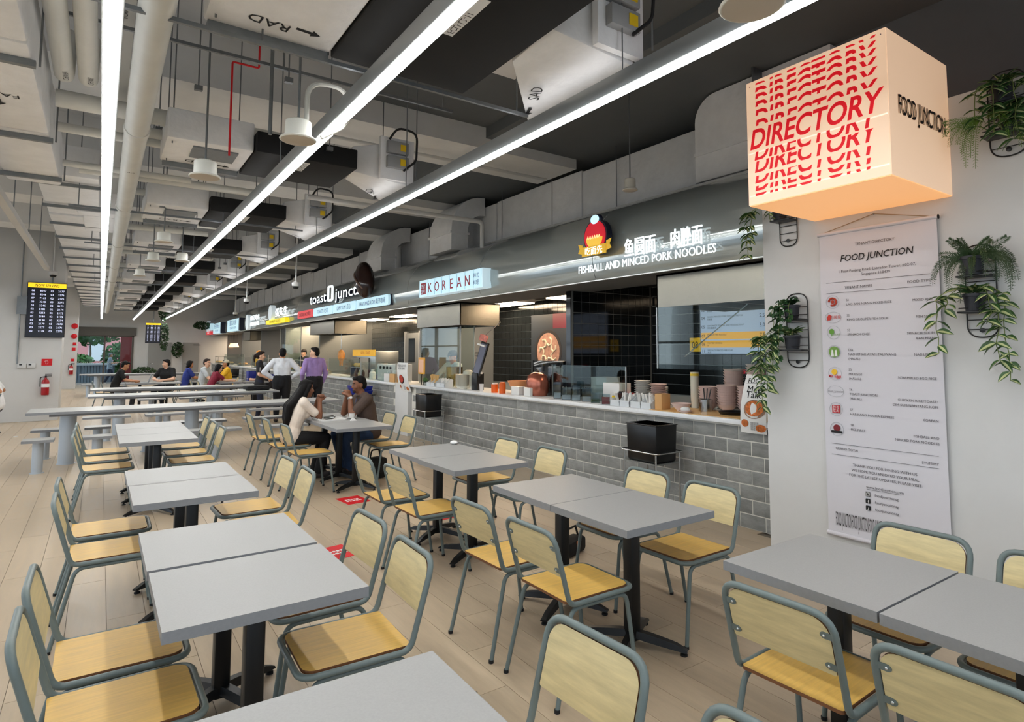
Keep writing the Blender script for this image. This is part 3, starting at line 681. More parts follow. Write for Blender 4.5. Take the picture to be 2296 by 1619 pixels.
def cctv(lab, x, y, z, s=1., top=4.98):
    t = thing('dome_camera', lab, 'camera', (x, y, z), 0, 'white dome security cameras')
    MB().lathe([(.0, .0), (.035 * s, .005), (.05 * s, .03), (.052 * s, .05)], n=16).build('dome', M_blackp, t)
    MB().lathe([(.053 * s, .05), (.062 * s, .06), (.066 * s, .12), (.03 * s, .14), (0, .145)], n=16).build('housing', M_white, t)
    MB().cyl((0, 0, .14), (0, 0, top - z), .014, n=8).build('drop_pole', M_white, t)
cctv('white dome camera hanging between the middle and right strip lights', 3.0, 12.0, 2.82, 1.1)
cctv('white dome camera hanging farther along beside the right strip light', 2.95, 16.5, 2.82, 1.1)
cctv('white dome camera on a drop pole before the white column', -.95, 17.4, 3.3, 1.3)
cctv('white dome camera above the toast stall canopy', 3.6, 22, 2.8, 1.1)
# ---------------------------------------------------------------- steel canopy over the stalls
M_can = mat('canopy_steel', (176, 183, 182), .10, .5, var=.03, scale=160)
CP = [(4.86, 2.50), (4.825, 2.58), (4.80, 2.72), (4.80, 2.86), (4.83, 3.0), (4.90, 3.14), (5.0, 3.27), (5.12, 3.38), (5.28, 3.47), (5.48, 3.53), (5.75, 3.55)]
cn = thing('steel_canopy', 'long curved brushed steel canopy above the food stalls', 'canopy', (0, 0, 0))
ys = [3.10] + [5.50 + 2.7 * k for k in range(12)] + [37.5]
for a, b_ in zip(ys, ys[1:]):
    P = [(x, a + .004, z) for x, z in CP]
    q = MB().strip(P, (0, b_ - a - .008, 0)); q.f = [tuple(reversed(f)) for f in q.f]; q.build('panel', M_can, cn, ang=1.2)
MB().box(4.865, 3.1, 2.488, 4.90, 37.5, 2.506).build('edge_trim', mat('canopy_edge_bright', (225, 228, 226), .3, .6), cn)
MB().box(4.90, 3.1, 2.50, 5.8, 37.5, 2.53).build('soffit', M_dark, cn)
def ctz(z):   # canopy surface x at height z
    for (x0, z0), (x1, z1) in zip(CP, CP[1:]):
        if z0 <= z <= z1: return x0 + (x1 - x0) * (z - z0) / (z1 - z0)
    return 4.8
V_, U_ = Z_, -Y_
def fit(b, st, o, u, v, h, w, **k):   # text squeezed to a given width
    vs, _ = text_geo(st, **k); w0 = max(p[0] for p in vs) - min(p[0] for p in vs)
    return b.text(st, o, Vector(u), v, h, **{**k, 'sx': w / (w0 * h)})
# lit signs on the canopy
E_w = mat('lit_letter_white', (244, 252, 255), .5, emit=.6)
E_bdg = mat('lit_badge', (226, 240, 248), .5, emit=.25)
E_box = mat('lit_box_pale_blue', (196, 232, 246), .5, emit=.38)
E_red = mat('lit_box_red', (226, 70, 76), .5, emit=.3)
E_yel = mat('lit_bar_yellow', (244, 222, 40), .5, emit=.45)
M_sgn = mat('sign_side_dark', (24, 30, 52), .4); M_navy = mat('sign_navy_print', (34, 52, 110), .6); M_sred = mat('sign_red_print', (176, 48, 58), .6)
def letters(b, s, y, z, h, x=None, **k): b.text(s, ((ctz(z) - .07) if x is None else x, y, z), U_, V_, h, **k)
t = thing('stall_sign', 'white lit lettering of the fishball and minced pork noodle stall', 'sign', (0, 0, 0), 0, 'lit stall signs')
for s, y, w in (('鱼圆面', 4.655, .46), ('肉脞面', 4.015, .40)):
    b = MB(); fit(b, s, (ctz(2.76) - .06, y, 2.70), U_, V_, .158, w, ext=.05); b.build('lettering', E_w, t, smooth=False)
b = MB(); b.ball((ctz(2.72) - .05, 4.33, 2.73), .016, 8, 6); b.build('dot', E_w, t)
b = MB(); fit(b, 'FISHBALL AND MINCED PORK NOODLES', (ctz(2.585) - .06, 4.695, 2.585), U_, V_, .092, 2.04, ext=.04); b.build('lettering', E_w, t, smooth=False)
# stall emblem: dark plate, red disc, bowl and ribbon (the cartoon figure is left out)
t = thing('stall_emblem', 'dark red round emblem with gold bowl and ribbon on the canopy', 'sign', (4.70, 5.31, 2.96))
MB().cyl((.06, 0, .02), (-.02, 0, .02), .205, n=32).ball((.02, 0, .22), (.04, .09, .07)).build('backing_plate', M_sgn, t)
MB().cyl((-.021, 0, .02), (-.028, 0, .02), .185, n=32).build('red_disc', mat('emblem_red', (190, 24, 40), .5, emit=.5), t)
MB().ball((-.025, 0, .22), (.02, .075, .055)).build('cap', mat('emblem_pale_blue', (190, 226, 240), .5, emit=.7), t)
b = MB(); b.prism([(.14 * math.cos(a), .12 * math.sin(a)) for a in [PI + k * PI / 12 for k in range(13)]], (-.03, 0, -.0), U_, V_, .008); b.build('bowl', mat('emblem_gold', (214, 170, 60), .5, emit=.6), t)
b = MB()
for k in range(6): b.tube([(-.034, -.1 + k * .04, -.01), (-.036, -.09 + k * .04, .03), (-.034, -.07 + k * .04, -.005)], .006, 6)
b.build('noodles', mat('emblem_cream', (240, 214, 150), .5, emit=.6), t)
b = MB(); b.prism([(-.21, -.20), (.21, -.20), (.21, -.09), (-.21, -.09)], (-.036, 0, 0), U_, V_, .01); b.prism([(-.29, -.15), (-.21, -.17), (-.21, -.06), (-.29, -.04), (-.26, -.1)], (-.03, 0, 0), U_, V_, .008); b.prism([(.21, -.17), (.29, -.15), (.26, -.1), (.29, -.04), (.21, -.06)], (-.03, 0, 0), U_, V_, .008)
b.build('ribbon', mat('emblem_ribbon', (226, 180, 50), .5, emit=.25), t)
MB().prism([(-.19, -.188), (.19, -.188), (.19, -.102), (-.19, -.102)], (-.0365, 0, 0), U_, V_, .002).build('ribbon_panel', mat('ribbon_dark', (60, 30, 24), .5), t, smooth=False)
MB().text('吃面先', (-.048, 0, -.185), U_, V_, .075, ext=.03).build('lettering', E_w, t, smooth=False)
t = thing('stall_sign', 'pale blue lit box sign reading KOREAN in red', 'sign', (0, 0, 0), 0, 'lit stall signs')
MB().box(4.66, 7.84, 2.60, 4.82, 10.06, 2.90).build('case', mat('sign_case_pale', (205, 230, 240), .4, emit=.35), t, bevel=.006)
MB().box(4.655, 7.86, 2.612, 4.661, 10.04, 2.888).build('lit_face', E_box, t, smooth=False)
b = MB()
for k, c in enumerate('KOREAN'): b.text(c, (4.653, 9.62 - k * .265, 2.665), U_, V_, .17, ext=.01)
b.build('lettering', M_sred, t, smooth=False)
b = MB().box(4.65, 9.78, 2.645, 4.655, 9.98, 2.85); b.build('red_seal', M_sred, t); MB().text('한강', (4.648, 9.88, 2.755), U_, V_, .06).text('포차', (4.648, 9.88, 2.665), U_, V_, .06).build('lettering', E_box, t, smooth=False)
MB().text('韩式', (4.653, 8.02, 2.77), U_, V_, .06).text('料理', (4.653, 8.02, 2.66), U_, V_, .06).build('lettering', M_navy, t, smooth=False)
for k in range(7):
    MB().box(4.652, 7.86 + .265 * k + .24, 2.612, 4.655, 7.866 + .265 * k + .24, 2.888).build('divider', mat('divider_blue', (140, 190, 214), .5), t)
t = thing('stall_sign', 'white serif toast junction lettering with a slice outline', 'sign', (0, 0, 0), 0, 'lit stall signs')
for st, y, w, h in (('toast', 16.45, 1.5, .27), ('junctio', 13.9, 2.15, .27)):
    fit(MB(), st, (4.72, y, 2.92), U_, V_, h, w, ext=.12, off=.01).build('letter_body', M_sgn, t, smooth=False)
    fit(MB(), st, (4.685, y, 2.92), U_, V_, h, w, ext=.005, off=.01).build('lettering', E_w, t, smooth=False)
b = MB(); b.tube(fillet([(4.68, 15.52, 2.92), (4.68, 15.52, 3.27), (4.68, 15.18, 3.27), (4.68, 15.18, 2.92)], .05, True), .03, 6, True); b.build('slice_outline', E_w, t)
bn = thing('coffee_bean', 'giant glossy brown coffee bean on the canopy after the toast sign', 'sculpture', (4.62, 12.75, 3.18))
M_ = Matrix.Rotation(.35, 3, 'X')
MB().ball((0, 0, 0), (.20, .42, .27), 28, 18, M_ @ Matrix.Rotation(.9, 3, 'X')).build('body', mat('bean_brown', (52, 32, 26), .12, var=.2, scale=4), bn)
MB().tube([(-.205 * math.cos(a) * 1.0, (.3 * math.sin(a) + .04 * math.sin(3 * a)) * .75, .27 * math.sin(a) * .9) for a in [-1.2 + k * .2 for k in range(13)]], .022, 8).build('crease', mat('bean_crease', (120, 96, 84), .25), bn)
t = thing('stall_sign', 'row of rounded lit boxes naming chicken rice, toasts, dim sum and kopi', 'sign', (0, 0, 0), 0, 'lit stall signs')
for y0, y1, s, m, mm in ((18.62, 17.05, 'CHICKEN RICE 鸡饭', E_red, M_ink), (17.0, 15.32, 'TOASTS 吐司', E_box, M_navy), (15.27, 13.6, 'DIM SUM 点心', E_box, M_navy), (13.55, 11.68, 'NANYANG KOPI 南洋咖啡', E_box, M_navy)):
    bx = MB(); bx.prism(rrect(0, 2.585, y0 - y1, 2.80, .06), (4.83, y0, 0), U_, V_, .10); bx.build('lit_box', m, t, smooth=False)
    MB().box(4.78, y1 - .03, 2.58, 4.85, y0 + .0, 2.805).build('case_back', M_sgn, t)
    MB().text(s, (4.726, (y0 + y1) / 2, 2.645), U_, V_, .095, sx=1.0 if len(s) > 12 else 1.25).build('lettering', mm, t, smooth=False)
t = thing('stall_sign', 'lit round badge with white lettering over a yellow bar', 'sign', (0, 0, 0), 0, 'lit stall signs')
MB().cyl((4.82, 22.0, 2.95), (4.68, 22.0, 2.95), .26, n=28).build('badge', E_bdg, t); fit(b := MB(), '蛋先生', (4.70, 20.5, 2.80), U_, V_, .22, 1.6, ext=.05); b.build('lettering', E_w, t, smooth=False)
MB().box(4.68, 19.9, 2.56, 4.82, 22.6, 2.70).build('yellow_bar', E_yel, t); MB().text('SCRAMBLED EGG RICE', (4.675, 21.25, 2.59), U_, V_, .085, sx=1.3).build('lettering', M_ink, t, smooth=False)
MB().box(4.82, 21.6, 2.65, 4.86, 22.1, 3.1).build('bracket', M_sgn, t)
t = thing('stall_sign', 'lit oval badge with two white text rows, right of the pale box sign', 'sign', (0, 0, 0), 0, 'lit stall signs')
b = MB().lathe([(.0, 0), (.3, 0), (.3, .12), (0, .12)], (4.68, 26.0, 2.78), 24, Matrix(((0, 0, 1), (0, 1, 0), (-1, 0, 0)))); b.build('badge', E_bdg, t)
for z, s in ((2.83, '印尼烤鸡'), (2.6, 'NASI LEMAK')):
    b = MB(); fit(b, s, (4.70, 24.6, z), U_, V_, .15, 1.6, ext=.05); b.build('lettering', E_w, t, smooth=False)
for lab, y0, y1, s1, s2 in (('small lit box sign with green tree mark, third from the far end', 30.4, 27.5, '菠菜大厨', 'SPINACH SOUP'), ('small lit box sign, second from the far end of the canopy', 34.6, 32.2, '石斑鱼汤', 'FISH SOUP')):
    t = thing('stall_sign', lab, 'sign', (0, 0, 0), 0, 'lit stall signs')
    MB().box(4.66, y1, 2.52, 4.84, y0, 3.02).build('lit_box', E_box, t); MB().box(4.64, y1 - .25, 2.5, 4.84, y1 - .01, 3.02).build('side', M_sgn, t)
    MB().text(s1, (4.655, (y0 + y1) / 2, 2.78), U_, V_, .17, sx=1.8).text(s2, (4.655, (y0 + y1) / 2, 2.6), U_, V_, .10, sx=1.5).build('lettering', M_navy, t, smooth=False)
t = thing('stall_sign', 'lit white emblem over a red bar at the far end of the canopy', 'sign', (0, 0, 0), 0, 'lit stall signs')
MB().cyl((4.82, 36.9, 2.95), (4.68, 36.9, 2.95), .3, n=24).build('badge', E_bdg, t); MB().box(4.7, 35.7, 2.75, 4.82, 36.4, 3.1).build('lit_box', E_box, t); MB().box(4.68, 35.6, 2.52, 4.82, 37.2, 2.68).build('red_bar', E_red, t)
MB().text('MIXED RICE', (4.675, 36.4, 2.56), U_, V_, .085).build('lettering', E_w, t, smooth=False)
# ---------------------------------------------------------------- directory light box
M_vinyl = mat('red_translucent_vinyl', (222, 14, 32), .5, emit=.28)
E_cube = mat('lightbox_acrylic', (250, 228, 206), .45, emit=.27, emit_rgb=(255, 204, 160), spec=.3)
t = thing('directory_light_box', 'glowing cream cube sign reading DIRECTORY in red', 'sign', (3.79, 1.657, 2.685))
BX, BY, BZ = .857, .97, .90
MB().box(0, .003, 0, .006, BY, BZ).build('front_face', E_cube, t, smooth=False)
MB().box(.003, 0, 0, BX, .006, BZ).build('side_face', E_cube, t, smooth=False)
MB().box(.003, BY - .006, 0, BX, BY, BZ).build('far_side_face', E_cube, t, smooth=False)
MB().box(.004, .004, -.006, BX, BY - .004, 0).build('bottom_face', mat('lightbox_bottom', (255, 206, 160), .5, emit=.38, emit_rgb=(255, 182, 112)), t, smooth=False)
MB().box(.004, .004, BZ, BX, BY - .004, BZ + .006).build('top_face', E_cube, t, smooth=False)
tv, tf = text_geo('DIRECTORY', shear=.22, sx=1.0, res=5, off=.03)
bw = (max(v[0] for v in tv) - min(v[0] for v in tv)); x0 = min(v[0] for v in tv)
def slice_text(zb, hgt, wid, z0, z1, b):
    me = bpy.data.meshes.new('s'); sx = wid / bw
    me.from_pydata([((v[0] - x0) * sx, v[1] * hgt, 0) for v in tv], [], tf); m2 = bmesh.new(); m2.from_mesh(me)
    for co, no in (((0, z1, 0), (0, 1, 0)), ((0, z0, 0), (0, -1, 0))):
        bmesh.ops.bisect_plane(m2, geom=m2.verts[:] + m2.edges[:] + m2.faces[:], plane_co=co, plane_no=no, clear_outer=True)
    m2.verts.index_update()
    off_ = (BY - wid) / 2
    b.add([(-.0016, BY - off_ - v.co.x, zb + v.co.y) for v in m2.verts], [tuple(v.index for v in f.verts) for f in m2.faces]); m2.free(); bpy.data.meshes.remove(me)
H0 = .125
for top, vis in ((.885, .017), (.850, .034), (.803, .037), (.748, .041), (.686, .044), (.612, .045)):
    b = MB(); slice_text(top - H0, H0, .86, H0 - vis, H0, b); b.build('letter_slices', M_vinyl, t, smooth=False)
b = MB(); slice_text(.405, .142, .925, -.1, 1, b); b.build('lettering', M_vinyl, t, smooth=False)
for bot, vis in ((.318, .060), (.228, .080), (.150, .053), (.095, .035), (.060, .017)):
    b = MB(); slice_text(bot, H0, .86, 0, vis, b); b.build('letter_slices', M_vinyl, t, smooth=False)
for z in (.37, .06): MB().box(-.0012, .01, z, 0, BY - .01, z + .008).build('acrylic_seam', mat('seam_cream', (255, 240, 215), .4, emit=.4), t, smooth=False)
b = MB(); fit(b, 'FOOD JUNCTION', (BX / 2 + .03, -.004, .40), X_, Z_, .125, .66, res=3, off=.01); b.build('lettering', M_ink, t, smooth=False)
b = MB(); fit(b, 'FOOD JUNCTION', (BX / 2 + .018, -.002, .397), X_, Z_, .128, .66, res=3, off=-.005); b.build('lettering_outline', mat('outline_brown', (96, 74, 54), .6), t, smooth=False)
for p in ((-.002, .03, .87), (-.002, .94, .87)): MB().ball(p, .004, 6, 5).build('screw', M_galv, t)
# ---------------------------------------------------------------- tenant banner
t = thing('tenant_banner', 'white fabric tenant directory banner hanging on the wall', 'banner', (4.625, 2.165, 0))
M_cloth = mat('banner_cloth', (208, 206, 212), .8, bump=.15, bscale=4)
n = 28; vs = []; fs = []
for j in range(n + 1):
    z = .27 + (2.545 - .27) * j / n
    for i in range(9):
        y = -.415 + .83 * i / 8; d = .004 * math.sin(i * 1.3 + j * .35) * (j > 20) + .003 * math.sin(j * .9) * (j < 3)
        vs.append((d, y, z))
for j in range(n):
    for i in range(8): fs.append((j * 9 + i, j * 9 + i + 1, j * 9 + i + 10, j * 9 + i + 9))
MB().add(vs, fs).build('cloth', M_cloth, t)
MB().cyl((0, -.425, 2.555), (0, .425, 2.555), .014).build('top_rod', M_cloth, t); MB().cyl((0, -.428, 2.555), (0, -.424, 2.555), .016).build('rod_cap', M_rubber, t); MB().cyl((0, -.42, .262), (0, .42, .262), .016).build('bottom_rod', M_cloth, t)
MB().tube([(.0, .40, 2.56), (.012, 0, 2.655), (.0, -.40, 2.56)], .003, 6).build('cord', mat('string', (150, 130, 104), .8), t)
MB().ball((.015, 0, 2.655), .007, 8, 6).build('nail', M_galv, t)
BXN = -.0075
tx = MB(); txb = MB()
def bt(s, y, z, h, al='CENTER', b=None, **k): (b or tx).text(s, (BXN, y - 2.165, z - h / 2), U_, V_, h, align=al, **k)
def br(s, y, z, h): bt(s, y, z, h, 'RIGHT')
def bl(s, y, z, h): bt(s, y, z, h, 'LEFT')
bt('TENANT DIRECTORY', 2.16, 2.445, .021); bt('FOOD JUNCTION', 2.16, 2.35, .05, b=txb, shear=.2, off=.012, sx=.92)
bt('1 Pasir Panjang Road, Labrador Tower, #02-07,', 2.16, 2.25, .0205); bt('Singapore 118479', 2.16, 2.215, .0205)
bl('TENANT NAMES', 2.39, 2.123, .020); br('FOOD TYPE', 1.80, 2.126, .020)
rows = [(2.028, 'S1', ['LAO BAN NIANG MIXED RICE'], ['MIXED RICE'], 1.997), (1.912, 'S2', ['KING GROUPER FISH SOUP'], ['FISH SOUP'], 1.88), (1.80, 'S3', ['SPINACH CHEF'], ['SPINACH SOUP/', 'BAN MIAN'], 1.766),
        (1.651, 'S3A', ['NASI LEMAK AYAM TALIWANG', '(HALAL)'], ['NASI LEMAK'], 1.618), (1.503, 'S5', ['MR EGGS', '(HALAL)'], ['SCRAMBLED EGG RICE'], 1.455), (1.354, 'S6', ['TOAST JUNCTION', '(HALAL)'], ['CHICKEN RICE/TOAST/', 'DIM SUM/NANYANG KOPI'], 1.30),
        (1.205, 'S7', ['HANKANG POCHA EXPRESS'], ['KOREAN'], 1.172), (1.091, 'S8', ['MEE FIRST'], ['FISHBALL AND', 'MINCED PORK NOODLES'], 1.057)]
for z, c, nm, ty, z2 in rows:
    bl(c, 2.38, z, .0175)
    for k, s in enumerate(nm): bl(s, 2.38, z - .033 - .033 * k, .0175)
    for k, s in enumerate(ty): br(s, 1.79, z2 - .036 * k, .0175)
bl('GRAND TOTAL', 2.50, .905, .018); br('$YUM.MY', 1.80, .885, .018)
for k, s in enumerate(('THANK YOU FOR DINING WITH US', 'WE HOPE YOU ENJOYED YOUR MEAL', 'FOR THE LATEST UPDATES, PLEASE VISIT:')): bt(s, 2.155, .797 - .037 * k, .0195)
bt('www.foodjunction.com', 2.155, .655, .0195)
for k in range(3): bl('foodjunctionsg', 2.225, .603 - .05 * k, .0195)
fit(txb, 'FOOD JUNCTION' * 6, (BXN, -.01, .33), U_, V_, .105, .72)
for z in (2.168, 2.087, .938, .856, .636): tx.box(BXN, -.365 if z > .7 else -.115, z, BXN + .001, .365 if z > .7 else .115, z + .0022)
tx.build('lettering', mat('banner_print', (58, 58, 66), .8), t, smooth=False); txb.build('bold_lettering', M_ink, t, smooth=False)
for k in range(3):
    ic = MB(); ic.prism(rrect(-.017, -.017, .017, .017, .006), (BXN + .001, .108, .603 - .05 * k), U_, V_, .0012); ic = ic.build('icon', M_ink, t, smooth=False)
    g = MB()
    if k == 0: g.tube([(BXN - .001, .108 + .009 * math.cos(a), .603 + .009 * math.sin(a)) for a in [i * PI / 5 for i in range(10)]], .0016, 4, True).tube(fillet([(BXN - .001, .108 + a * .013, .603 + b_ * .013) for a, b_ in ((-1, -1), (1, -1), (1, 1), (-1, 1))], .004, True), .0013, 4, True)
    elif k == 1: g.text('f', (BXN - .0012, .106, .537), U_, V_, .026)
    else: g.text('♪', (BXN - .0012, .108, .489), U_, V_, .022)
    g.build('symbol', M_paper, ic, smooth=False)
cols = [((170, 60, 40), 0), ((200, 60, 50), 1), ((100, 150, 60), 2), ((110, 150, 70), 3), ((236, 190, 50), 4), ((110, 110, 116), 5), ((176, 34, 46), 6), ((120, 34, 40), 7)]
for (c, k), z in zip(cols, (2.02, 1.90, 1.785, 1.635, 1.47, 1.335, 1.20, 1.05)):
    r = .05 if k not in (1, 5) else .042
    b = MB().tube([(BXN, .32 + (1.5 if k in (1, 5) else 1) * r * math.cos(a), z + r * math.sin(a)) for a in [i * PI / 14 for i in range(28)]], .0014, 4, True)
    lg = b.build('logo_ring', mat('ring_grey', (170, 172, 178), .8), t)
    m = mat('logo_%d' % k, c, .7); g = MB(); o = (BXN, .32, z)
    if k == 0: g.tube([(BXN - .001, .32 + .028 * math.cos(a), z + .028 * math.sin(a)) for a in [i * .4 for i in range(14)]], .008, 5).ball((BXN, .32, z), (.002, .014, .014))
    elif k == 1: g.prism([(-.05, .0), (-.03, .026), (-.01, .01), (-.022, -.02), (-.045, -.022)], o, U_, V_, .001).text('石斑皇', (BXN - .001, .30, z - .008), U_, V_, .02)
    elif k == 2: g.ball((BXN, .335, z + .006), (.002, .02, .022)).box(BXN - .001, .333, z - .03, BXN, .337, z).text('菠菜大厨', (BXN - .001, .30, z - .022), U_, V_, .012)
    elif k == 3: g.prism([(.042 * math.cos(a), .042 * math.sin(a)) for a in [i * PI / 12 for i in range(24)]], o, U_, V_, .001)
    elif k == 4: g.ball((BXN, .325, z + .012), (.002, .022, .022))
    elif k == 5: g.text('toast▯junction', (BXN - .001, .32, z - .008), U_, Vector((0, -.25, 1)), .017, sx=.8)
    elif k == 6: g.prism([(-.03, -.03), (.03, -.03), (.03, .03), (-.03, .03)], o, U_, V_, .001)
    else: g.prism([(.026 * math.cos(a), .008 + .026 * math.sin(a)) for a in [i * PI / 10 for i in range(20)]], o, U_, V_, .001)
    g.build('logo', m, lg, smooth=False)
    g = MB()
    if k == 3: g.prism([(-.025, -.035), (-.002, -.035), (-.008, .012), (-.018, .018)], (BXN - .0012, .32, z), U_, V_, .001).prism([(.002, -.035), (.025, -.035), (.018, .018), (.008, .012)], (BXN - .0012, .32, z), U_, V_, .001); g.build('logo_shape', M_paper, lg, smooth=False)
    if k == 4: g.text('Mr Eggs', (BXN - .0015, .32, z - .03), U_, V_, .022, off=.02); g.build('logo_lettering', M_red, lg, smooth=False)
    if k == 6: g.text('한강', (BXN - .0012, .32, z + .003), U_, V_, .02).text('포차', (BXN - .0012, .32, z - .024), U_, V_, .02); g.build('logo_lettering', M_paper, lg, smooth=False)
    if k == 7: g.prism([(-.042, -.03), (.042, -.03), (.042, -.012), (-.042, -.012)], (BXN - .0012, .32, z), U_, V_, .001); g.build('logo_ribbon', M_ink, lg, smooth=False)
# ---------------------------------------------------------------- wall plant racks and their plants
M_lf = mat('leaf_green', (52, 86, 42), .45, rand=.25, var=.15, scale=20); M_lc = mat('leaf_cream', (186, 192, 138), .5, rand=.12); M_ivy = mat('ivy_green', (40, 74, 40), .45, rand=.25); M_stem = mat('stem_green', (110, 124, 66), .6); M_pot = mat('dark_plastic_pot', (30, 31, 38), .5); M_soil = mat('potting_soil', (52, 40, 30), .95)
def leafmesh(name, L, W, stripe, kind=0):
    b = MB(); n = 6
    pr = [(0, .0), (.12, .55), (.35, 1.0), (.6, .85), (.85, .4), (1, 0)] if kind == 0 else [(0, 0), (.08, .8), (.3, 1.0), (.45, .55), (.6, .7), (.8, .25), (1, 0)]
    for i in range(len(pr) - 1):
        (a, wa), (c, wc) = pr[i], pr[i + 1]; cu = lambda t: -.25 * t * t * L
        for sgn in (-1, 1):
            inner = stripe if kind == 0 else 0
            A0, A1 = Vector((a * L, 0, cu(a))), Vector((c * L, 0, cu(c)))
            I0, I1 = Vector((a * L, sgn * wa * W * .5 * inner, cu(a) + .1 * wa * W * inner)), Vector((c * L, sgn * wc * W * .5 * inner, cu(c) + .1 * wc * W * inner))
            O0, O1 = Vector((a * L, sgn * wa * W * .5, cu(a) + .18 * wa * W)), Vector((c * L, sgn * wc * W * .5, cu(c) + .18 * wc * W))
            if inner: b.mi = 1; b.add([A0, A1, I1, I0], [(0, 1, 2, 3)])
            b.mi = 0; b.add([I0 if inner else A0, I1 if inner else A1, O1, O0], [(0, 1, 2, 3)])
    me = bpy.data.meshes.new(name); me.from_pydata(b.v, [], b.f)
    for m in ((M_lf, M_lc) if kind == 0 else (M_ivy, M_ivy)): me.materials.append(m)
    me.polygons.foreach_set('material_index', b.m); me.shade_smooth(); return me
LEAF = leafmesh('leaf', .085, .046, .34); IVY = leafmesh('ivy_leaf', .06, .06, 0, 1); LEAF2 = leafmesh('leaf', .085, .05, .16)
def put_leaf(par, me, p, d, s, roll, q):
    o = link('leaf', me, par); d = Vector(d).normalized(); up = Vector((-.35, q.uniform(-.3, .3), 1)).normalized()
    y = up.cross(d); 
    if y.length < .05: y = Vector((1, 0, 0)).cross(d)
    y.normalize(); z = d.cross(y); M = Matrix((d, y, z)).transposed() @ Matrix.Rotation(roll, 3, 'X')
    o.matrix_local = Matrix.Translation(p) @ M.to_4x4() @ Matrix.Scale(s, 4)
def vine_plant(lab, loc, vines, seed, me, rosette=18, pot=(.062, .05, .11)):
    q = random.Random(seed); t = thing('potted_vine', lab, 'plant', loc, 0, 'potted trailing plants on the wall')
    MB().lathe([(pot[1], 0), (pot[0], pot[2]), (pot[0] + .006, pot[2]), (pot[0] + .006, pot[2] - .018), (pot[0], pot[2] - .018)], n=20).build('pot', M_pot, t, ang=.5); MB().cyl((0, 0, pot[2] - .02), (0, 0, pot[2] - .008), pot[0] - .003).build('soil', M_soil, t)
    st = MB()
    for (dy, drop, dx, sc, gap) in vines:
        P = [Vector((0, 0, pot[2] - .01)), Vector((-.02, dy * .5, pot[2] + .05)), Vector((dx, dy, pot[2] - .02))]; n = max(3, int(drop / .05))
        for k in range(1, n + 1): P.append(Vector((dx + q.uniform(-.01, .01), dy + q.uniform(-.012, .012), pot[2] - .02 - drop * k / n)))
        P = fillet(P, .03, n=2); st.tube(P, .0028, 5); acc = 0; side = 1
        for a, c in zip(P[1:], P[2:]):
            L = (c - a).length; acc += L
            while acc > gap:
                acc -= gap; side = -side
                for sd in ((side,) if q.random() < .35 else (1, -1)):
                    put_leaf(t, me, c, (q.uniform(-.7, .1), sd * q.uniform(.6, 1.1), q.uniform(-.65, -.05)), sc * q.uniform(.75, 1.15), q.uniform(-.5, .5), q)
    for k in range(rosette):
        a = k * 2.4; put_leaf(t, me, (q.uniform(-.03, .0), .03 * math.sin(a), pot[2] + q.uniform(.0, .03)), (math.cos(a) * .8 - .3, math.sin(a), q.uniform(.1, .9)), q.uniform(.8, 1.15), q.uniform(-.6, .6), q)
    st.build('stems', M_stem, t); return t
def rack(lab, y0, y1, z0, z1, shelves, clips):
    t = thing('plant_rack', lab, 'plant rack', (WX - .012, (y0 + y1) / 2, 0), 0, 'black wire plant racks'); hw = (y1 - y0) / 2
    MB().tube(fillet([(0, -hw, z0), (0, hw, z0), (0, hw, z1), (0, -hw, z1)], hw * .96, True, 9), .0045, 8, True).build('wire_loop', M_blackp, t)
    for k in range(int((z1 - z0 - hw) / .062)):
        z = z0 + hw * .6 + k * .062; MB().cyl((0, -hw * .93, z), (0, hw * .93, z), .0028, n=6).build('crossbar', M_blackp, t)
    for z in shelves:
        MB().box(-.13, -hw - .01, z - .012, -.004, hw + .01, z).build('shelf', M_blackp, t, bevel=.003); MB().tube([(-.128, -hw, z + .02), (-.128, hw, z + .02)], .003, 6).build('shelf_rail', M_blackp, t)
    for z in clips: MB().lathe([(.016, 0), (.016, .006), (0, .008)], (-.006, 0, z), 12, Matrix(((0, 0, -1), (0, 1, 0), (1, 0, 0)))).build('wall_button', M_blackp, t)
    return t
rack('black wire plant rack on the wall between the cube and the noodle stall', 2.70, 2.885, 1.51, 2.11, (1.90, 1.655), (1.555, 2.07))
vine_plant('dark ivy in the upper pot of the rack beside the noodle stall', (4.555, 2.79, 1.901), [(.13, .34, -.06, .9, .035), (.10, .45, -.05, .9, .04), (.06, .25, -.07, .9, .035), (-.02, .1, -.08, .9, .04)], 1, IVY, 30)
vine_plant('cream striped trailing vine in the lower pot beside the noodle stall', (4.555, 2.79, 1.656), [(.25, .56, -.06, 1.05, .037), (.20, .42, -.05, 1.1, .035), (.14, .22, -.07, .9, .03), (.30, .30, -.03, 1.05, .035)], 2, LEAF, 30)
rack('black wire plant rack half hidden under the directory cube', 2.77, 2.925, 2.51, 3.05, (2.72,), (2.555,))
vine_plant('cream striped vine trailing in front of the canopy below the cube', (4.555, 2.87, 2.721), [(.28, .35, -.05, 1.0, .035), (.24, .22, -.05, .95, .032), (.03, .1, -.08, .8, .035)], 3, LEAF, 16)
rack('black wire plant rack right of the banner', 1.435, 1.605, 1.73, 2.33, (2.125, 1.895), (1.775,))
vine_plant('cream striped vine in the lower pot right of the banner', (4.555, 1.53, 1.896), [(.20, .36, -.06, 1.12, .05), (-.13, .40, -.05, 1.1, .042), (-.17, .52, -.04, .95, .05), (.13, .10, -.08, 1.0, .04), (-.10, .16, -.08, 1.0, .035)], 4, LEAF, 30)
rack('black wire plant rack at the top right corner', 1.23, 1.43, 2.87, 3.42, (3.0, 3.19), (2.91,))
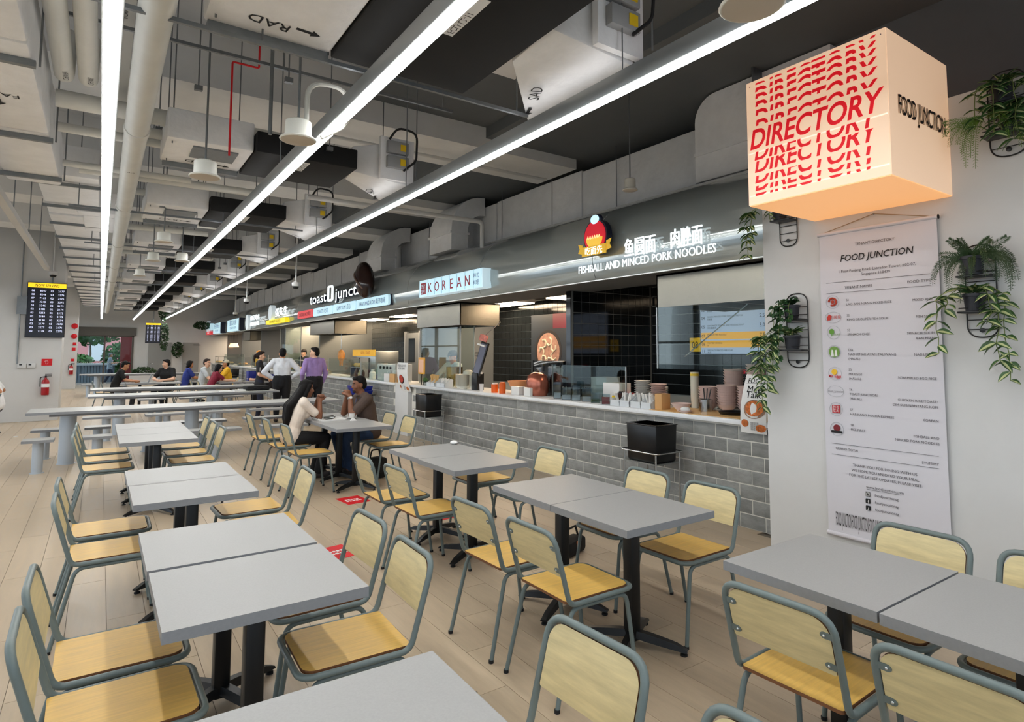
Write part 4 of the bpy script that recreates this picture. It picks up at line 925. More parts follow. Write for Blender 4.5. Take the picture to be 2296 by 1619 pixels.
vine_plant('broad striped vine in the top pot at the upper right corner', (4.555, 1.33, 3.191), [(.12, .22, -.06, 1.0, .03), (-.08, .35, -.07, 1.1, .035), (.02, .3, -.1, 1.1, .04), (-.16, .3, -.06, 1.1, .035)], 5, LEAF, 34)
vine_plant('dark leafy plant in the lower pot at the upper right corner', (4.555, 1.30, 3.001), [(-.06, .12, -.09, 1.1, .035), (.02, .1, -.09, 1.1, .04)], 6, LEAF2, 24)
def fern(lab, loc, fronds, seed, m, pin, pot=True):
    q = random.Random(seed); t = thing('potted_fern', lab, 'plant', loc, 0, 'potted ferns on the wall')
    if pot: MB().lathe([(.052, 0), (.066, .12), (.072, .12), (.072, .10), (.066, .10)], n=20).build('pot', M_pot, t, ang=.5)
    fr = None
    for (dy, dz, L, dx) in fronds:
        b = MB(); P = []; n = 16
        for k in range(n + 1):
            s = k / n; P.append(Vector((-.02 + dx * s, dy * (1 - (1 - s) ** 2), .11 + dz * s - L * s * s)))
        b.tube(P, .0016, 4)
        for k in range(2, n + 1):
            d = (P[k] - P[k - 1]).normalized(); sd = d.cross(Vector((1, 0, .2))).normalized(); l = pin * (1 - .6 * abs(k / n - .4))
            for u in (-1, 1):
                for e in (0, .5):
                    p = P[k - 1].lerp(P[k], e); v = (sd * u + d * .55 + Vector((q.uniform(-.3, .1), 0, q.uniform(-.15, .15)))).normalized() * l; w = d * l * .11
                    b.add([p - w, p + v * .5 + w * .9, p + v, p + v * .5 - w * .9], [(0, 1, 2, 3)])
        b.build('frond', m, t, smooth=False)
    return t
M_fern = mat('fern_green', (84, 118, 34), .5, rand=.2); M_asp = mat('asparagus_fern_green', (42, 66, 32), .55, rand=.25)
qf = random.Random(9)
fern('fine dark asparagus fern in the upper pot right of the banner', (4.55, 1.53, 2.126), [(qf.uniform(-.24, .26), qf.uniform(.05, .28), qf.uniform(.05, .42), qf.uniform(-.12, .04)) for k in range(34)], 2, M_asp, .034)
fern('light green sword fern hanging at the upper right corner', (4.53, 1.42, 3.0), [(.03 + .022 * k + qf.uniform(-.02, .02), qf.uniform(.03, .10), .36 - .02 * k + qf.uniform(-.05, .06), -.05) for k in range(7)] + [(.20, .05, .12, -.04), (.21, .08, .06, -.02), (-.2, .05, .3, -.05), (-.15, .06, .25, -.08)], 3, M_fern, .030, False)
# ---------------------------------------------------------------- brick counters and worktops
M_brick = mat('grey_brick', (138, 139, 137), .7, var=.22, scale=7, stretch=(1, 1, 2.2), rand=.16, bump=.3, bscale=30)
M_brick2 = mat('grey_brick_far', (138, 139, 137), .7, var=.22, scale=7, stretch=(1, 1, 2.2), island=.16)
CT = thing('brick_counter', 'long food stall counter front clad in grey bricks', 'counter', (4.99, 3.1, 0))
MB().box(.0065, 0, 0, .5, 7.95, .955).box(.0065, 8.65, 0, .5, 34.2, .955).build('core', mat('pale_mortar', (214, 212, 204), .9), CT, smooth=False)
BH, BLn = .1335, .268
bk = MB().box(.001, -BLn / 2 + .0055, -BH / 2 + .0055, .012, BLn / 2 - .0055, BH / 2 - .0055).build('brick', M_brick, CT, bevel=.0025)
far = MB(); nb = 0; cells = []
for r in range(7):
    for k in range(-1, 128):
        y = (k + .5 * (r % 2)) * BLn + BLn / 2
        if y < .13 or y > 34 or 7.95 - .1 < y < 8.65 + .1: continue
        cells.append((y, r))
cells.sort()
for y, r in cells:
    if nb < 298:
        o = bk if nb == 0 else link('brick', bk.data, CT); o.location = (0, y, (r + .5) * BH); nb += 1
    else: far.box(.001, y - BLn / 2 + .0055, (r + .5) * BH - BH / 2 + .0055, .012, y + BLn / 2 - .0055, (r + .5) * BH + BH / 2 - .0055)
far.build('bricks', M_brick2, CT, smooth=False, kind='stuff')
for y0, y1, lab in ((3.095, 11.08, 'white quartz worktop over the noodle and Korean stall counters'), (11.72, 37.3, 'white quartz worktop running on past the toast stall')):
    w = MB().box(4.92, y0, .955, 5.62, y1, 1.0).build('worktop', M_quartz, None, bevel=.004); tag(w, lab, 'worktop')
w = MB().box(4.93, 11.09, 0, 5.44, 11.71, 1.0).build('end_panel', M_white, None, bevel=.004); tag(w, 'white panelled pier between the two counters, below the curled flyer', 'pier')
w = MB().box(4.96, 3.11, 1.0005, 5.5, 4.75, 1.004).build('warm_wood_mat', mat('pale_wood_top', (226, 184, 120), .4, var=.08, scale=6, stretch=(9, 1, 1)), None); tag(w, 'pale wood strip lying on the worktop at the noodle stall', 'mat')
# ---------------------------------------------------------------- kitchens behind
KX = 7.1
M_tileb = mat('glossy_black_tile', (22, 26, 28), .09, spec=.6, rand=.2); M_tileb2 = mat('glossy_black_tile_far', (22, 26, 28), .12, island=.2, spec=.6)
kw = struct(MB().box(KX + .012, 3.1, 0, KX + .2, 37.5, 2.7).build('wall_stalls', mat('pale_grout', (150, 156, 156), .8)))
T = .15; tl = MB().box(0, -T / 2 + .0035, -T / 2 + .0035, .012, T / 2 - .0035, T / 2 - .0035)
first = None; far = MB(); n = 0; cells = []
for i in range(int((37.4 - 3.15) / T)):
    for j in range(11): cells.append((i, j))
for i, j in cells:
    y, z = 3.15 + T * (i + .5), 1.0 + T * (j + .5)
    if 7.6 < y < 11.3 and n < 290 and z > 1.05:
        if first is None: first = tl.build('tile', M_tileb, kw, smooth=False)
        o = first if n == 0 else link('tile', first.data, kw); o.location = (KX, y, z); n += 1
    else: far.box(KX, y - T / 2 + .0035, z - T / 2 + .0035, KX + .012, y + T / 2 - .0035, z + T / 2 - .0035)
far.build('tiles', M_tileb2, kw, smooth=False, kind='stuff')
struct(MB().box(4.99, 3.1, 2.66, KX + .2, 37.5, 2.7).build('ceiling_stalls', mat('kitchen_ceiling_dark', (40, 42, 44), .7)))
struct(MB().box(5.5, 3.1, -.01, KX, 37.5, .005).build('floor_stalls', mat('kitchen_floor', (96, 92, 88), .5)))
M_bp = mat('black_gloss_panel', (12, 15, 18), .07, spec=.7)
for k, (y, m) in enumerate(((6.72, M_bp), (11.45, M_dark), (18.8, M_steel), (23.0, M_steel), (27.0, M_dark), (31.2, M_dark), (35.2, M_dark))):
    p = struct(MB().box(5.45, y, 0, KX, y + .1, 2.66).build('partition', m))
    if k == 0:   # black tiled face of the first partition
        b = MB()
        for j in range(10):
            for r in range(11): b.box(5.50 + j * .155, y - .008, .96 + r * .155, 5.647 + j * .155, y, 1.107 + r * .155)
        MB().box(5.46, y - .003, .9, KX - .02, y + .0005, 2.655).build('grout', mat('mid_grout', (96, 100, 100), .8), p, smooth=False); b.build('tiles', M_bp, p, smooth=False, kind='stuff')
E_k = mat('kitchen_light_panel', (255, 250, 240), .5, emit=KITCHEN, emit_rgb=(255, 226, 190))
kl = 0
for s, (y0, y1) in enumerate(((3.4, 6.6), (6.9, 11.3), (11.6, 18.7), (18.9, 22.9), (23.1, 26.9), (27.1, 31.1), (31.3, 35.1), (35.3, 37.4))):
    nm = ('noodle', 'Korean', 'toast', 'egg rice', 'nasi lemak', 'spinach soup', 'fish soup', 'mixed rice')[s]
    npan = max(1, int((y1 - y0) / 2.0))
    for k in range(npan):
        for xx, w in ((5.75, 'front'), (6.65, 'rear')):
            kk = ordi[k]
            if s == 0 and xx > 6: continue
            yc = y0 + (k + .5) * (y1 - y0) / npan
            t = thing('ceiling_lamp', '%s ceiling lamp of the %s stall kitchen, %s from the camera' % (w, nm, kk) if npan > 1 else '%s ceiling lamp of the %s stall kitchen' % (w, nm), 'light', (xx, yc, 2.57), 0, 'kitchen ceiling lamps')
            MB().box(-.25, -.62, .02, .25, .62, .085).build('tray', M_white, t, bevel=.01); MB().box(-.23, -.6, 0, .23, .6, .02).build('diffuser', E_k, t, smooth=False)
def hood(lab, x0, x1, y0, y1, z0, z1, m=None):
    t = thing('extraction_hood', lab, 'hood', ((x0 + x1) / 2, (y0 + y1) / 2, z0)); a, b, h = (x1 - x0) / 2, (y1 - y0) / 2, z1 - z0
    MB().box(-a, -b, .0, -a + .015, b, h).box(a - .015, -b, 0, a, b, h).box(-a, -b, 0, a, -b + .015, h).box(-a, b - .015, 0, a, b, h).box(-a, -b, h - .02, a, b, h).build('shell', m or M_steel, t, smooth=False)
    MB().box(-a - .006, -b - .006, -.02, a + .006, b + .006, .012).build('gutter', M_steel, t, smooth=False) if False else None
    for k in range(3): MB().obox((0, (-.6 + .6 * k) * b, .08), (a * 1.6, .03, .12)).build('filter', M_galv, t)
M_hood = mat('hood_stainless', (140, 136, 126), .27, .92, var=.02, scale=2)
hood('long stainless hood above the noodle stall next to the white wall', 5.1, 6.3, 3.12, 4.75, 2.13, 2.498, M_hood)
hood('stainless hood above the Korean stall, its side glowing warm', 5.1, 5.92, 9.33, 11.1, 2.1, 2.498, M_hood)
hood('stainless hood at the left part of the toast stall', 5.1, 6.0, 16.3, 18.6, 2.12, 2.498, M_hood)
hood('stainless hood with hanging ladles at the far fish stall', 5.1, 5.6, 27.5, 29, 2.1, 2.498, M_hood)
def sheet(lab, p0, p1, z0, z1, rod=None):
    p0, p1 = Vector(p0 + (0,)), Vector(p1 + (0,)); d = p1 - p0; L = d.length; t = thing('glass_screen', lab, 'screen', ((p0 + p1) / 2).to_tuple()[:2] + (z0,), math.atan2(d.y, d.x), 'clear glass counter screens')
    MB().box(-L / 2, -.004, 0, L / 2, .004, z1 - z0).build('pane', M_glass, t, smooth=False)
    for s in (-L / 2, L / 2): MB().box(s - .006, -.008, 0, s + .006, .008, z1 - z0).build('edge_strip', M_alu, t, smooth=False)
    if rod: MB().cyl((-L / 4, 0, (z1 - z0) * .2), (L * .1, .35, z1 - z0 + .0), .006, n=6).build('stay_rod', M_chrome, t)
    return t
sheet('tall glass screen hanging from the long hood of the noodle stall', (5.09, 4.74), (5.09, 3.2), 1.45, 2.128, True)
sheet('glass screen along the Korean stall counter under its hood', (5.32, 11.4), (5.32, 9.72), 1.002, 2.098)
sheet('glass side screen of the Korean stall, square to the counter', (5.32, 9.70), (5.6, 9.70), 1.002, 2.098)
sheet('low glass screen before the sauces between the noodle and Korean stalls', (5.34, 7.0), (5.34, 5.5), 1.002, 1.45)
sheet('glass display screen of the toast stall, right part', (5.0, 13.9), (5.0, 11.85), 1.002, 1.40)
sheet('glass display screen of the toast stall, left part', (5.0, 16.4), (5.0, 13.95), 1.002, 1.46)
sheet('tall glass screen at the egg rice stall left of the purple shirt', (5.0, 21.8), (5.0, 19.2), 1.002, 2.4)
sheet('glass screen of the nasi lemak stall', (5.0, 26.5), (5.0, 23.5), 1.002, 1.5)
sheet('glass screen of the far soup stalls', (5.0, 33), (5.0, 28), 1.002, 1.5)
for k, (y, w) in enumerate(((12.6, .95), (15.2, .9), (20.4, .9), (25.2, .9))):
    d = struct(MB().box(KX - .05, y, 0, KX + .005, y + w, 2.15).build('door_%d' % (4 + k), mat('kitchen_door_grey', (92, 96, 98), .4)))
    MB().box(KX - .06, y + .25, 1.35, KX - .05, y + w - .25, 2.0).build('window_panel', M_bp, d, smooth=False); MB().box(KX - .06, y - .05, 0, KX + .004, y, 2.2).build('frame', M_alu, d, smooth=False); MB().box(KX - .06, y + w, 0, KX + .004, y + w + .05, 2.2).build('frame', M_alu, d, smooth=False)
# posters and menus in the kitchens
t = thing('menu_board', 'pale blue lit menu board of the noodle stall behind the glass', 'menu board', (KX - .05, 5.18, 1.96))
MB().box(0, -.56, -.36, .047, .56, .36).build('case', M_sgn, t, bevel=.004)
MB().box(-.004, -.55, -.35, 0, .55, .35).build('lit_face', mat('menu_blue', (150, 172, 206), .5, emit=.2), t, smooth=False)
mk = mat('menu_gold', (198, 152, 62), .5, emit=.3)
for z in (-.10, -.215): MB().box(-.006, -.54, z - .048, -.004, .54, z + .048).build('gold_row', mk, t, smooth=False)
b = MB(); q = random.Random(4)
for c, z, p, s, s2 in (('02', .27, '6.5', 'FISHBALL MEE POK', '鱼圆面'), ('04', .155, '5.5', 'CLASSIC MINCED PORK NOODLE MEE POK', '肉脞面'), ('05', .03, '5.0', 'HANDMADE FISHBALL AND NOODLE SOUP', '手工鱼圆汤'), ('07', -.10, '7.5', 'PREMIUM MEE NOODLE', 'A'), ('08', -.215, '7.5', 'MIX MEE NOODLE', 'B'), ('11', -.315, '', 'SPECIALTY MINCED MEE SOUP', '肉汤')):
    b.text(c, (-.007, .50, z - .022), U_, V_, .045); b.text(s, (-.007, .43, z + .004), U_, V_, .022, align='LEFT'); b.text(s2, (-.007, .43, z - .03), U_, V_, .022, align='LEFT')
    if p: b.text(p, (-.007, -.45, z - .022), U_, V_, .05)
b.build('lettering', M_ink, t, smooth=False)
t = thing('stall_number_sign', 'yellow sign with the number 08 on the dark kitchen wall', 'sign', (KX - .02, 5.86, 1.74))
MB().box(0, -.1, -.1, .02, .1, .1).build('plate', M_yel, t, smooth=False); MB().text('08', (-.003, 0, -.05), U_, V_, .10, sx=.85).build('lettering', M_ink, t, smooth=False)
t = thing('stall_number_sign', 'small yellow sign with the number 06 by the kitchen door', 'sign', (KX - .02, 14.0, 1.70))
MB().box(0, -.1, -.13, .02, .1, .13).build('plate', M_yel, t, smooth=False); MB().text('06', (-.003, 0, -.05), U_, V_, .10, sx=.85).build('lettering', M_ink, t, smooth=False)
t = thing('stall_slogan', 'small red slogan lettering on the dark tiles above the bowls', 'lettering', (KX - .004, 4.95, 1.35))
MB().text('吃面先 mee first', (0, 0, 0), U_, V_, .045).build('lettering', mat('red_neon', (220, 40, 60), .5, emit=.3), t, smooth=False)
t = thing('food_poster', 'dark poster with a big noodle bowl on the Korean stall wall', 'poster', (KX - .03, 9.35, 1.7))
MB().box(0, -.85, -.62, .02, .62, .66).build('print', mat('poster_slate', (44, 50, 58), .4), t, smooth=False)
MB().box(-.003, -.85, -.62, .0, -.52, .66).box(-.003, -.52, .38, 0, -.1, .66).build('maroon_band', mat('maroon_print', (104, 20, 46), .4), t, smooth=False)
b = MB(); b.prism([(.42 * math.cos(a), .42 * math.sin(a)) for a in [i * PI / 16 for i in range(32)]], (-.002, .05, -.06), U_, V_, .003); b.build('bowl', mat('bowl_dark', (44, 40, 40), .4), t)
b = MB(); b.prism([(.36 * math.cos(a), .36 * math.sin(a)) for a in [i * PI / 16 for i in range(32)]], (-.004, .05, -.06), U_, V_, .003); b.build('broth', mat('broth_pink', (160, 122, 106), .5, var=.4, scale=9), t)
for k in range(7): 
    a = k * .9; MB().tube([(-.008, .05 + .2 * math.cos(a) + .08 * math.cos(a + j), -.06 + .2 * math.sin(a) + .08 * math.sin(a + j)) for j in range(5)], .02, 5).build('noodle', mat('noodle_cream', (196, 186, 164), .5), t)
b = MB()
for k, c in enumerate('HANKANG POCHA EXPRESS'): b.text(c, (-.005, -.60, .56 - k * .052), U_, V_, .034)
b.build('lettering', mat('poster_pink', (200, 130, 150), .5), t, smooth=False)
# ---------------------------------------------------------------- curled flyers on the counter
M_bowlp = mat('print_bowl', (150, 120, 100), .6, var=.3, scale=12); M_soup = mat('print_soup', (196, 110, 56), .6, var=.5, scale=40)
def flyer(lab, loc, rz, w, h, lean, heads, dark):
    t = thing('curled_flyer', lab, 'flyer', loc, rz, 'curled stall flyers'); n = 18; vs = []; fs = []
    def S(u, v): # u across (-.5..5), v up 0..1
        c = -.05 * math.sin(v * 2.2) + .05 * (1 - v) ** 3; return Vector((c + .03 * (2 * u) ** 2, -u * w + lean * v, v * h))
    for j in range(n + 1):
        for i in range(7): vs.append(S(-.5 + i / 6, j / n))
    for j in range(n):
        for i in range(6): fs.append((j * 7 + i, j * 7 + i + 1, j * 7 + i + 8, j * 7 + i + 7))
    MB().add(vs, fs).build('paper', M_paper, t)
    def put(b, geo, u0, v0, s):
        vs, fs = geo; b.add([S(u0 + x * s / w, v0 + y * s / h) + Vector((-.003, 0, 0)) for x, y, *_ in vs], fs)
    def disc(r, nn=18): return [(r * math.cos(a), r * math.sin(a) * .8, 0) for a in [i * 2 * PI / nn for i in range(nn)]], [tuple(range(nn))]
    b = MB()
    for s, v, sz in heads: put(b, text_geo(s), 0, v, sz)
    put(b, text_geo('━━━━━━━━━━'), 0, heads[0][1] - .02, .015)
    for k in range(5): put(b, text_geo('≡≡≡≡≡'), .12, .05 + k * .03, .02)
    b.build('lettering', M_ink if not dark else mat('grey_print', (90, 90, 96), .7), t, smooth=False)
    b = MB(); put(b, disc(.11), .08 if not dark else 0, .42, 1); b.build('bowl_print', M_bowlp if not dark else M_ink, t, smooth=False)
    b = MB()
    vs, fs = disc(.09); b.add([S((.08 if not dark else 0) + x / w, .435 + y / h) + Vector((-.005, 0, 0)) for x, y, z in vs], fs); b.build('soup_print', M_soup if not dark else mat('print_red_stew', (190, 66, 48), .6, var=.4, scale=40), t, smooth=False)
    b = MB(); vs, fs = disc(.045)
    for u, v in ((-.27, .17), (.33, .1)): b.add([S(u + x / w, v + y / h) + Vector((-.004, 0, 0)) for x, y, z in vs], fs)
    b.build('dish_print', M_soup, t, smooth=False)
flyer('tall curled flyer reading FOOD and Mee Talk, leaning off the worktop by the wall', (4.87, 3.44, .89), 0, .27, .54, -.14, [('FOOD', .86, .045), ('Mee', .70, .065), ('Talk', .61, .065)], False)
flyer('curled flyer with a red stew bowl on the white pier between counters', (4.87, 11.22, .86), 0, .50, .56, -.02, [('KOREAN FOOD', .86, .04), ('ORDER HERE', .76, .04)], True)
# ---------------------------------------------------------------- bowls, cups, boxes on the counters
M_pink = mat('pinkish_bowl', (226, 202, 194), .35); M_cream = mat('cream_bowl', (226, 222, 208), .4); M_plw = mat('white_ceramic', (226, 224, 220), .3)
def stackof(name, lab, cat, prof, mats, x, y, z, n, dz, group, seg=20):
    o0 = None
    for k in range(n):
        if o0 is None:
            o0 = MB().lathe(prof, n=seg).build(name, mats, None, (x, y, z), ang=.7); tag(o0, lab, cat, group)
        else:
            o = link(name, o0.data, None, (x, y, z + k * dz)); tag(o, lab, cat, group)
bowl = lambda r, h: [(r * .42, 0), (r * .45, .012), (r * .8, h * .6), (r, h), (r * .96, h), (r * .76, h * .6), (r * .4, .02), (0, .018)]
plate = lambda r: [(r * .5, 0), (r * .75, .008), (r, .022), (r * .97, .024), (r * .7, .012), (0, .01)]
tb = lambda lab, x, y, z, w, d, h, m, name='riser_shelf': tag(MB().box(-w / 2, -d / 2, 0, w / 2, d / 2, h).build(name, m, None, (x, y, z), bevel=.004), lab, 'shelf')
tb('low steel riser shelf behind the noodle stall counter', 5.86, 4.1, .85, .4, 1.6, .17, M_steel); MB().box(5.66, 3.3, 0, 6.3, 6.6, .85).build('prep_table', M_steel, None, bevel=.004); o = bpy.data.objects['prep_table']; tag(o, 'steel prep table behind the noodle stall worktop', 'table')
for k, (y, n, x) in enumerate(((4.30, 13, 5.84), (4.02, 15, 5.86))): stackof('noodle_bowl', 'pinkish bowl in the tall %s stack on the riser of the noodle stall' % ('left', 'right')[k], 'bowl', bowl(.115, .075), M_pink, x, y, 1.021, n, .029, 'tall bowl stacks')
for k, (y, n) in enumerate(((4.40, 8), (4.16, 9), (3.9, 9))): stackof('noodle_bowl', 'pinkish bowl in the low %s stack by the noodle stall worktop' % ('left', 'middle', 'right')[k], 'bowl', bowl(.11, .075), M_pink, 5.50, y - .02, 1.001, n, .026, 'low bowl stacks')
for k, (x, y, n) in enumerate(((5.40, 5.28, 13), (5.42, 5.02, 10), (5.30, 4.93, 12))): stackof('side_plate', 'white plate in the %s plate stack left of the noodle stall screen' % ('tall left', 'short rear', 'front right')[k], 'plate', plate(.10), M_plw if k < 2 else M_pink, x, y, 1.001, n, .022, 'plate stacks')
stackof('paper_cup', 'white paper cup in the tall stack with a yellow ring', 'cup', [(.036, 0), (.046, .11), (.049, .115), (.045, .11), (.034, .004), (0, .004)], M_cream, 5.56, 4.62, 1.001, 18, .017, 'stacked paper cups', 16)
tag(MB().lathe([(.0475, 0), (.0475, .035), (.044, .035), (.044, 0)], n=16).build('tape_ring', M_yel, None, (5.56, 4.62, 1.36)), 'yellow tape ring around the stacked paper cups', 'tape')
t = thing('soup_bowl', 'shallow cream bowl beside the ladle pot on the noodle worktop', 'bowl', (5.1, 4.42, 1.004)); MB().lathe(bowl(.11, .085), n=24).build('body', M_pink, t, ang=.7); MB().cyl((0, 0, .06), (0, 0, .062), .09).build('broth', M_soup, t)
t = thing('ladle_pot', 'steel pot holding dark ladles on the noodle worktop', 'pot', (5.32, 4.28, 1.001)); MB().lathe([(.07, 0), (.072, .13), (.075, .13), (.068, .125), (.066, .01), (0, .01)], n=20).build('body', M_chrome, t, ang=.6)
for a in (-.3, .1, .5): MB().cyl((.01, .02 * a, .02), (.05, .12 * a, .24), .006, n=6).build('ladle_handle', M_blackp, t)
t = thing('griddle_pan', 'dark flat pans beside the cream bowl on the noodle worktop', 'pan', (5.28, 3.9, 1.004)); MB().lathe([(.13, 0), (.15, .03), (.145, .03), (.125, .006), (0, .006)], n=24).build('body', M_blackp, t, ang=.6); MB().tube([(0, -.14, .02), (.02, -.3, .06)], .012, 6).build('handle', M_ply, t)
t = thing('shell_dish', 'folded cream cloth on a saucer at the front of the worktop', 'dish', (5.0, 4.28, 1.004)); MB().lathe(plate(.075), n=18).build('saucer', M_pink, t); MB().ball((0, 0, .035), (.045, .055, .028)).build('cloth', M_paper, t)
def cutlery_box(lab, y, n, m, ln, seed, cols=2):
    q = random.Random(seed); w = .16 * cols
    t = thing('cutlery_box', lab, 'cutlery box', (5.08, y, 1.001), 0, 'cutlery boxes')
    b = MB()
    for k in range(cols):
        y0 = -w / 2 + k * .16; b.prism([(-.07, 0), (.10, 0), (.10, .13), (.04, .15), (-.09, .05)], (0, y0 + .154, 0), X_, Z_, .008).prism([(-.07, 0), (.10, 0), (.10, .13), (.04, .15), (-.09, .05)], (0, y0 + .012, 0), X_, Z_, .008)
        b.box(-.085, y0 + .004, .0, -.075, y0 + .156, .07); b.box(.09, y0 + .004, 0, .10, y0 + .156, .13); b.box(-.07, y0, 0, .1, y0 + .16, .006)
    b.build('tray', mat('cutlery_acrylic', (206, 210, 212), .2), t, smooth=False)
    for k in range(cols):
        for j in range(n):
            a, c = q.uniform(-.05, .05), -w / 2 + k * .16 + .03 + .10 * j / max(1, n - 1)
            p, r_ = (q.uniform(-.02, .05), c, .012), (q.uniform(-.05, .03), c + a * .3, ln + q.uniform(-.01, .015)); MB().cyl(p, r_, .011, .012, n=8).build('spoon' if m is M_plw else 'chopstick', m, t)
cutlery_box('twin box of white spoons before the plate stacks, left', 5.26, 4, M_plw, .15, 1); cutlery_box('twin box of white spoons before the plate stacks, right', 4.92, 5, M_plw, .16, 2)
tag(MB().box(-.07, -.05, 0, .07, .05, .17).build('carton', mat('kraft_card', (206, 160, 104), .7), None, (5.1, 4.685, 1.004), bevel=.003), 'brown card carton at the right end of the spoon boxes', 'box')
def jar(lab, y, x, r, h, mglass, fill, fr, lid=None, cat='jar', name='sauce_jar', square=False):
    t = thing(name, lab, cat, (x, y, 1.001), 0, 'sauce jars and bottles')
    if fill: MB().lathe([(r * .9, .004), (r * .92, h * fr), (0, h * fr)], n=4 if square else 18).build('contents', fill, t, ang=.5)
    MB().lathe([(r, 0), (r * 1.02, h), (r * .96, h), (r * .95, .003)], n=4 if square else 18).build('glass', mglass, t, ang=.5)
    if lid: MB().lathe([(r * .8, h), (r * .8, h + .02), (0, h + .022)], n=14).build('lid', lid, t, ang=.5)
    return t
M_chili = mat('chili_red', (176, 22, 20), .45, var=.4, scale=60); M_greens = mat('chopped_greens', (58, 92, 44), .6, var=.5, scale=60); M_soy = mat('soy_brown', (58, 26, 16), .2); M_orng = mat('orange_sauce', (222, 96, 24), .3); M_clear = glassmat('clear_plastic', (235, 242, 245), 1.6)
jar('clear tub of red chili on the worktop left of the spoon boxes', 5.56, 5.06, .07, .12, M_clear, M_chili, .7, None, square=True)
jar('clear tub of chopped green chili with a yellow tag', 5.80, 5.10, .075, .12, M_clear, M_greens, .35, None, square=True)
jar('small spice jar with a yellow label beside the red chili', 5.42, 5.06, .032, .09, mat('spice_glass', (180, 176, 160), .25), None, 0, M_yel)
jar('dark soy bottle standing behind the spoon boxes', 5.38, 5.14, .035, .14, M_soy, None, 0, M_blackp, 'bottle', 'sauce_bottle')
for k, (y, r, h) in enumerate(((6.0, .09, .16), (6.22, .08, .19), (6.42, .085, .15), (6.62, .07, .22))): jar('clear square plastic container with white cups, %s from the chili tubs' % ('first', 'second', 'third', 'fourth')[k], y, 5.14, r, h, M_clear, M_plw, .35, None, 'container', 'plastic_container', True)
tb('grey plastic crate stack behind the clear containers', 5.5, 6.05, 1.001, .25, .3, .30, mat('crate_grey', (150, 154, 156), .5), 'crate')
for k, (y, m, h) in enumerate(((5.75, M_plw, .24), (5.6, mat('red_packet', (180, 30, 36), .4), .12))): tb(('white folded paper pile', 'red snack packet')[k] + ' behind the red chili tub', 5.42, y, 1.001, .2, .16 if k else .3, h, m, 'packet')
# Korean stall: copper coloured rice warmer, board, bowls, order tablet
t = thing('rice_cooker', 'copper coloured rice warmer on the counter left of the glass containers', 'appliance', (5.22, 7.2, 1.001)); MB().lathe([(.14, 0), (.16, .05), (.165, .20), (.14, .29), (.06, .335), (0, .34)], n=24).build('body', mat('copper_shell', (176, 104, 84), .2, .6), t, ang=.8); MB().box(-.19, -.08, .0, -.14, .08, .12).build('front_panel', M_plw, t, bevel=.01); MB().ball((0, 0, .345), .025).build('knob', M_blackp, t)
tb('black menu stand leaning behind the rice warmer', 5.46, 7.25, 1.001, .05, .75, .50, M_bp, 'menu_stand')
t = thing('juice_box', 'row of cream white paper packs left of the rice warmer', 'box', (5.1, 7.52, 1.001)); MB().box(-.06, -.1, 0, .06, .1, .12).build('pack', M_plw, t, bevel=.004)
jar('amber sauce tub with a yellow tag by the order tablet', 8.10, 5.05, .055, .13, M_orng, M_soy, .3, M_plw); jar('orange sauce bottle beside the amber tub', 7.88, 5.05, .05, .15, M_orng, None, 0, mat('bottle_orange', (226, 110, 40), .4), 'bottle', 'sauce_bottle')
t = thing('mixing_bowl', 'large tan plastic bowl behind the orange bottle', 'bowl', (5.3, 7.78, 1.001)); MB().lathe(bowl(.19, .19), n=28).build('body', mat('tan_plastic', (214, 150, 100), .4), t, ang=.7)
tag(MB().lathe([(.035, 0), (.045, .12), (.042, .12), (.033, .005), (0, .005)], n=4).build('square_glass', mat('frosted_white', (214, 216, 216), .3), None, (5.0, 8.42, 1.001), .4), 'small frosted square cup in front of the order tablet', 'cup')
t = thing('order_tablet', 'tall black order screen tilted on a stand at the Korean counter', 'tablet', (5.14, 8.78, 1.001)); MB().box(-.07, -.09, 0, .07, .09, .28).build('base', M_blackp, t, bevel=.008)
Mt = Matrix.Rotation(.22, 3, 'Y') @ Matrix.Rotation(.18, 3, 'X'); MB().obox((.03, -.05, .52), (.03, .24, .56), M=Mt).build('screen', M_blackp, t, bevel=.006); MB().obox((.012, -.05, .52), (.004, .19, .50), M=Mt).build('paper_menu', mat('menu_slate', (96, 100, 120), .5), t, smooth=False)
MB().obox((-.004, -.04, .30), (.03, .22, .03), M=Mt).build('white_strap', M_plw, t, bevel=.005); MB().obox((.035, -.055, .74), (.03, .25, .03), M=Mt).build('white_strap', M_plw, t, bevel=.005); MB().obox((.06, -.08, .86), (.02, .26, .11), M=Mt).build('promo_card', mat('promo_card', (206, 120, 104), .5, var=.5, scale=20), t, bevel=.006)
MB().cyl((.07, -.12, .9), (.25, -.3, 1.12), .006, n=6).build('stay_rod', M_chrome, t)
b = MB(); b.text('ORDER', (-.02, 0, .60), U_, V_, .03).text('HERE', (-.02, 0, .55), U_, V_, .03).build('lettering', M_ink, t, smooth=False)
for k, (x, y, n) in enumerate(((5.1, 9.18, 13), (5.18, 9.42, 13), (5.2, 8.98, 13))): stackof('rice_bowl', 'cream bowl in the %s stack beside the order tablet' % ('front middle', 'left', 'right')[k], 'bowl', [(.06, 0), (.095, .05), (.105, .055), (.1, .055), (.06, .008), (0, .008)], M_cream, x, y, 1.001, n, .0155, 'Korean stall bowl stacks')
stackof('upturned_bowl', 'grey bowl resting tilted on top of the cream stacks', 'bowl', [(.1, 0), (.085, .05), (.04, .075), (0, .076)], mat('celadon', (160, 164, 150), .4), 5.2, 9.2, 1.245, 1, .1, 'upturned bowls')
cutlery_box('cutlery box of wooden chopsticks in the Korean stall, left half', 10.25, 7, mat('bamboo', (214, 178, 120), .6), .2, 3, 2); cutlery_box('cutlery box of wrapped spoons in the Korean stall, right half', 9.85, 6, M_plw, .15, 4, 2)
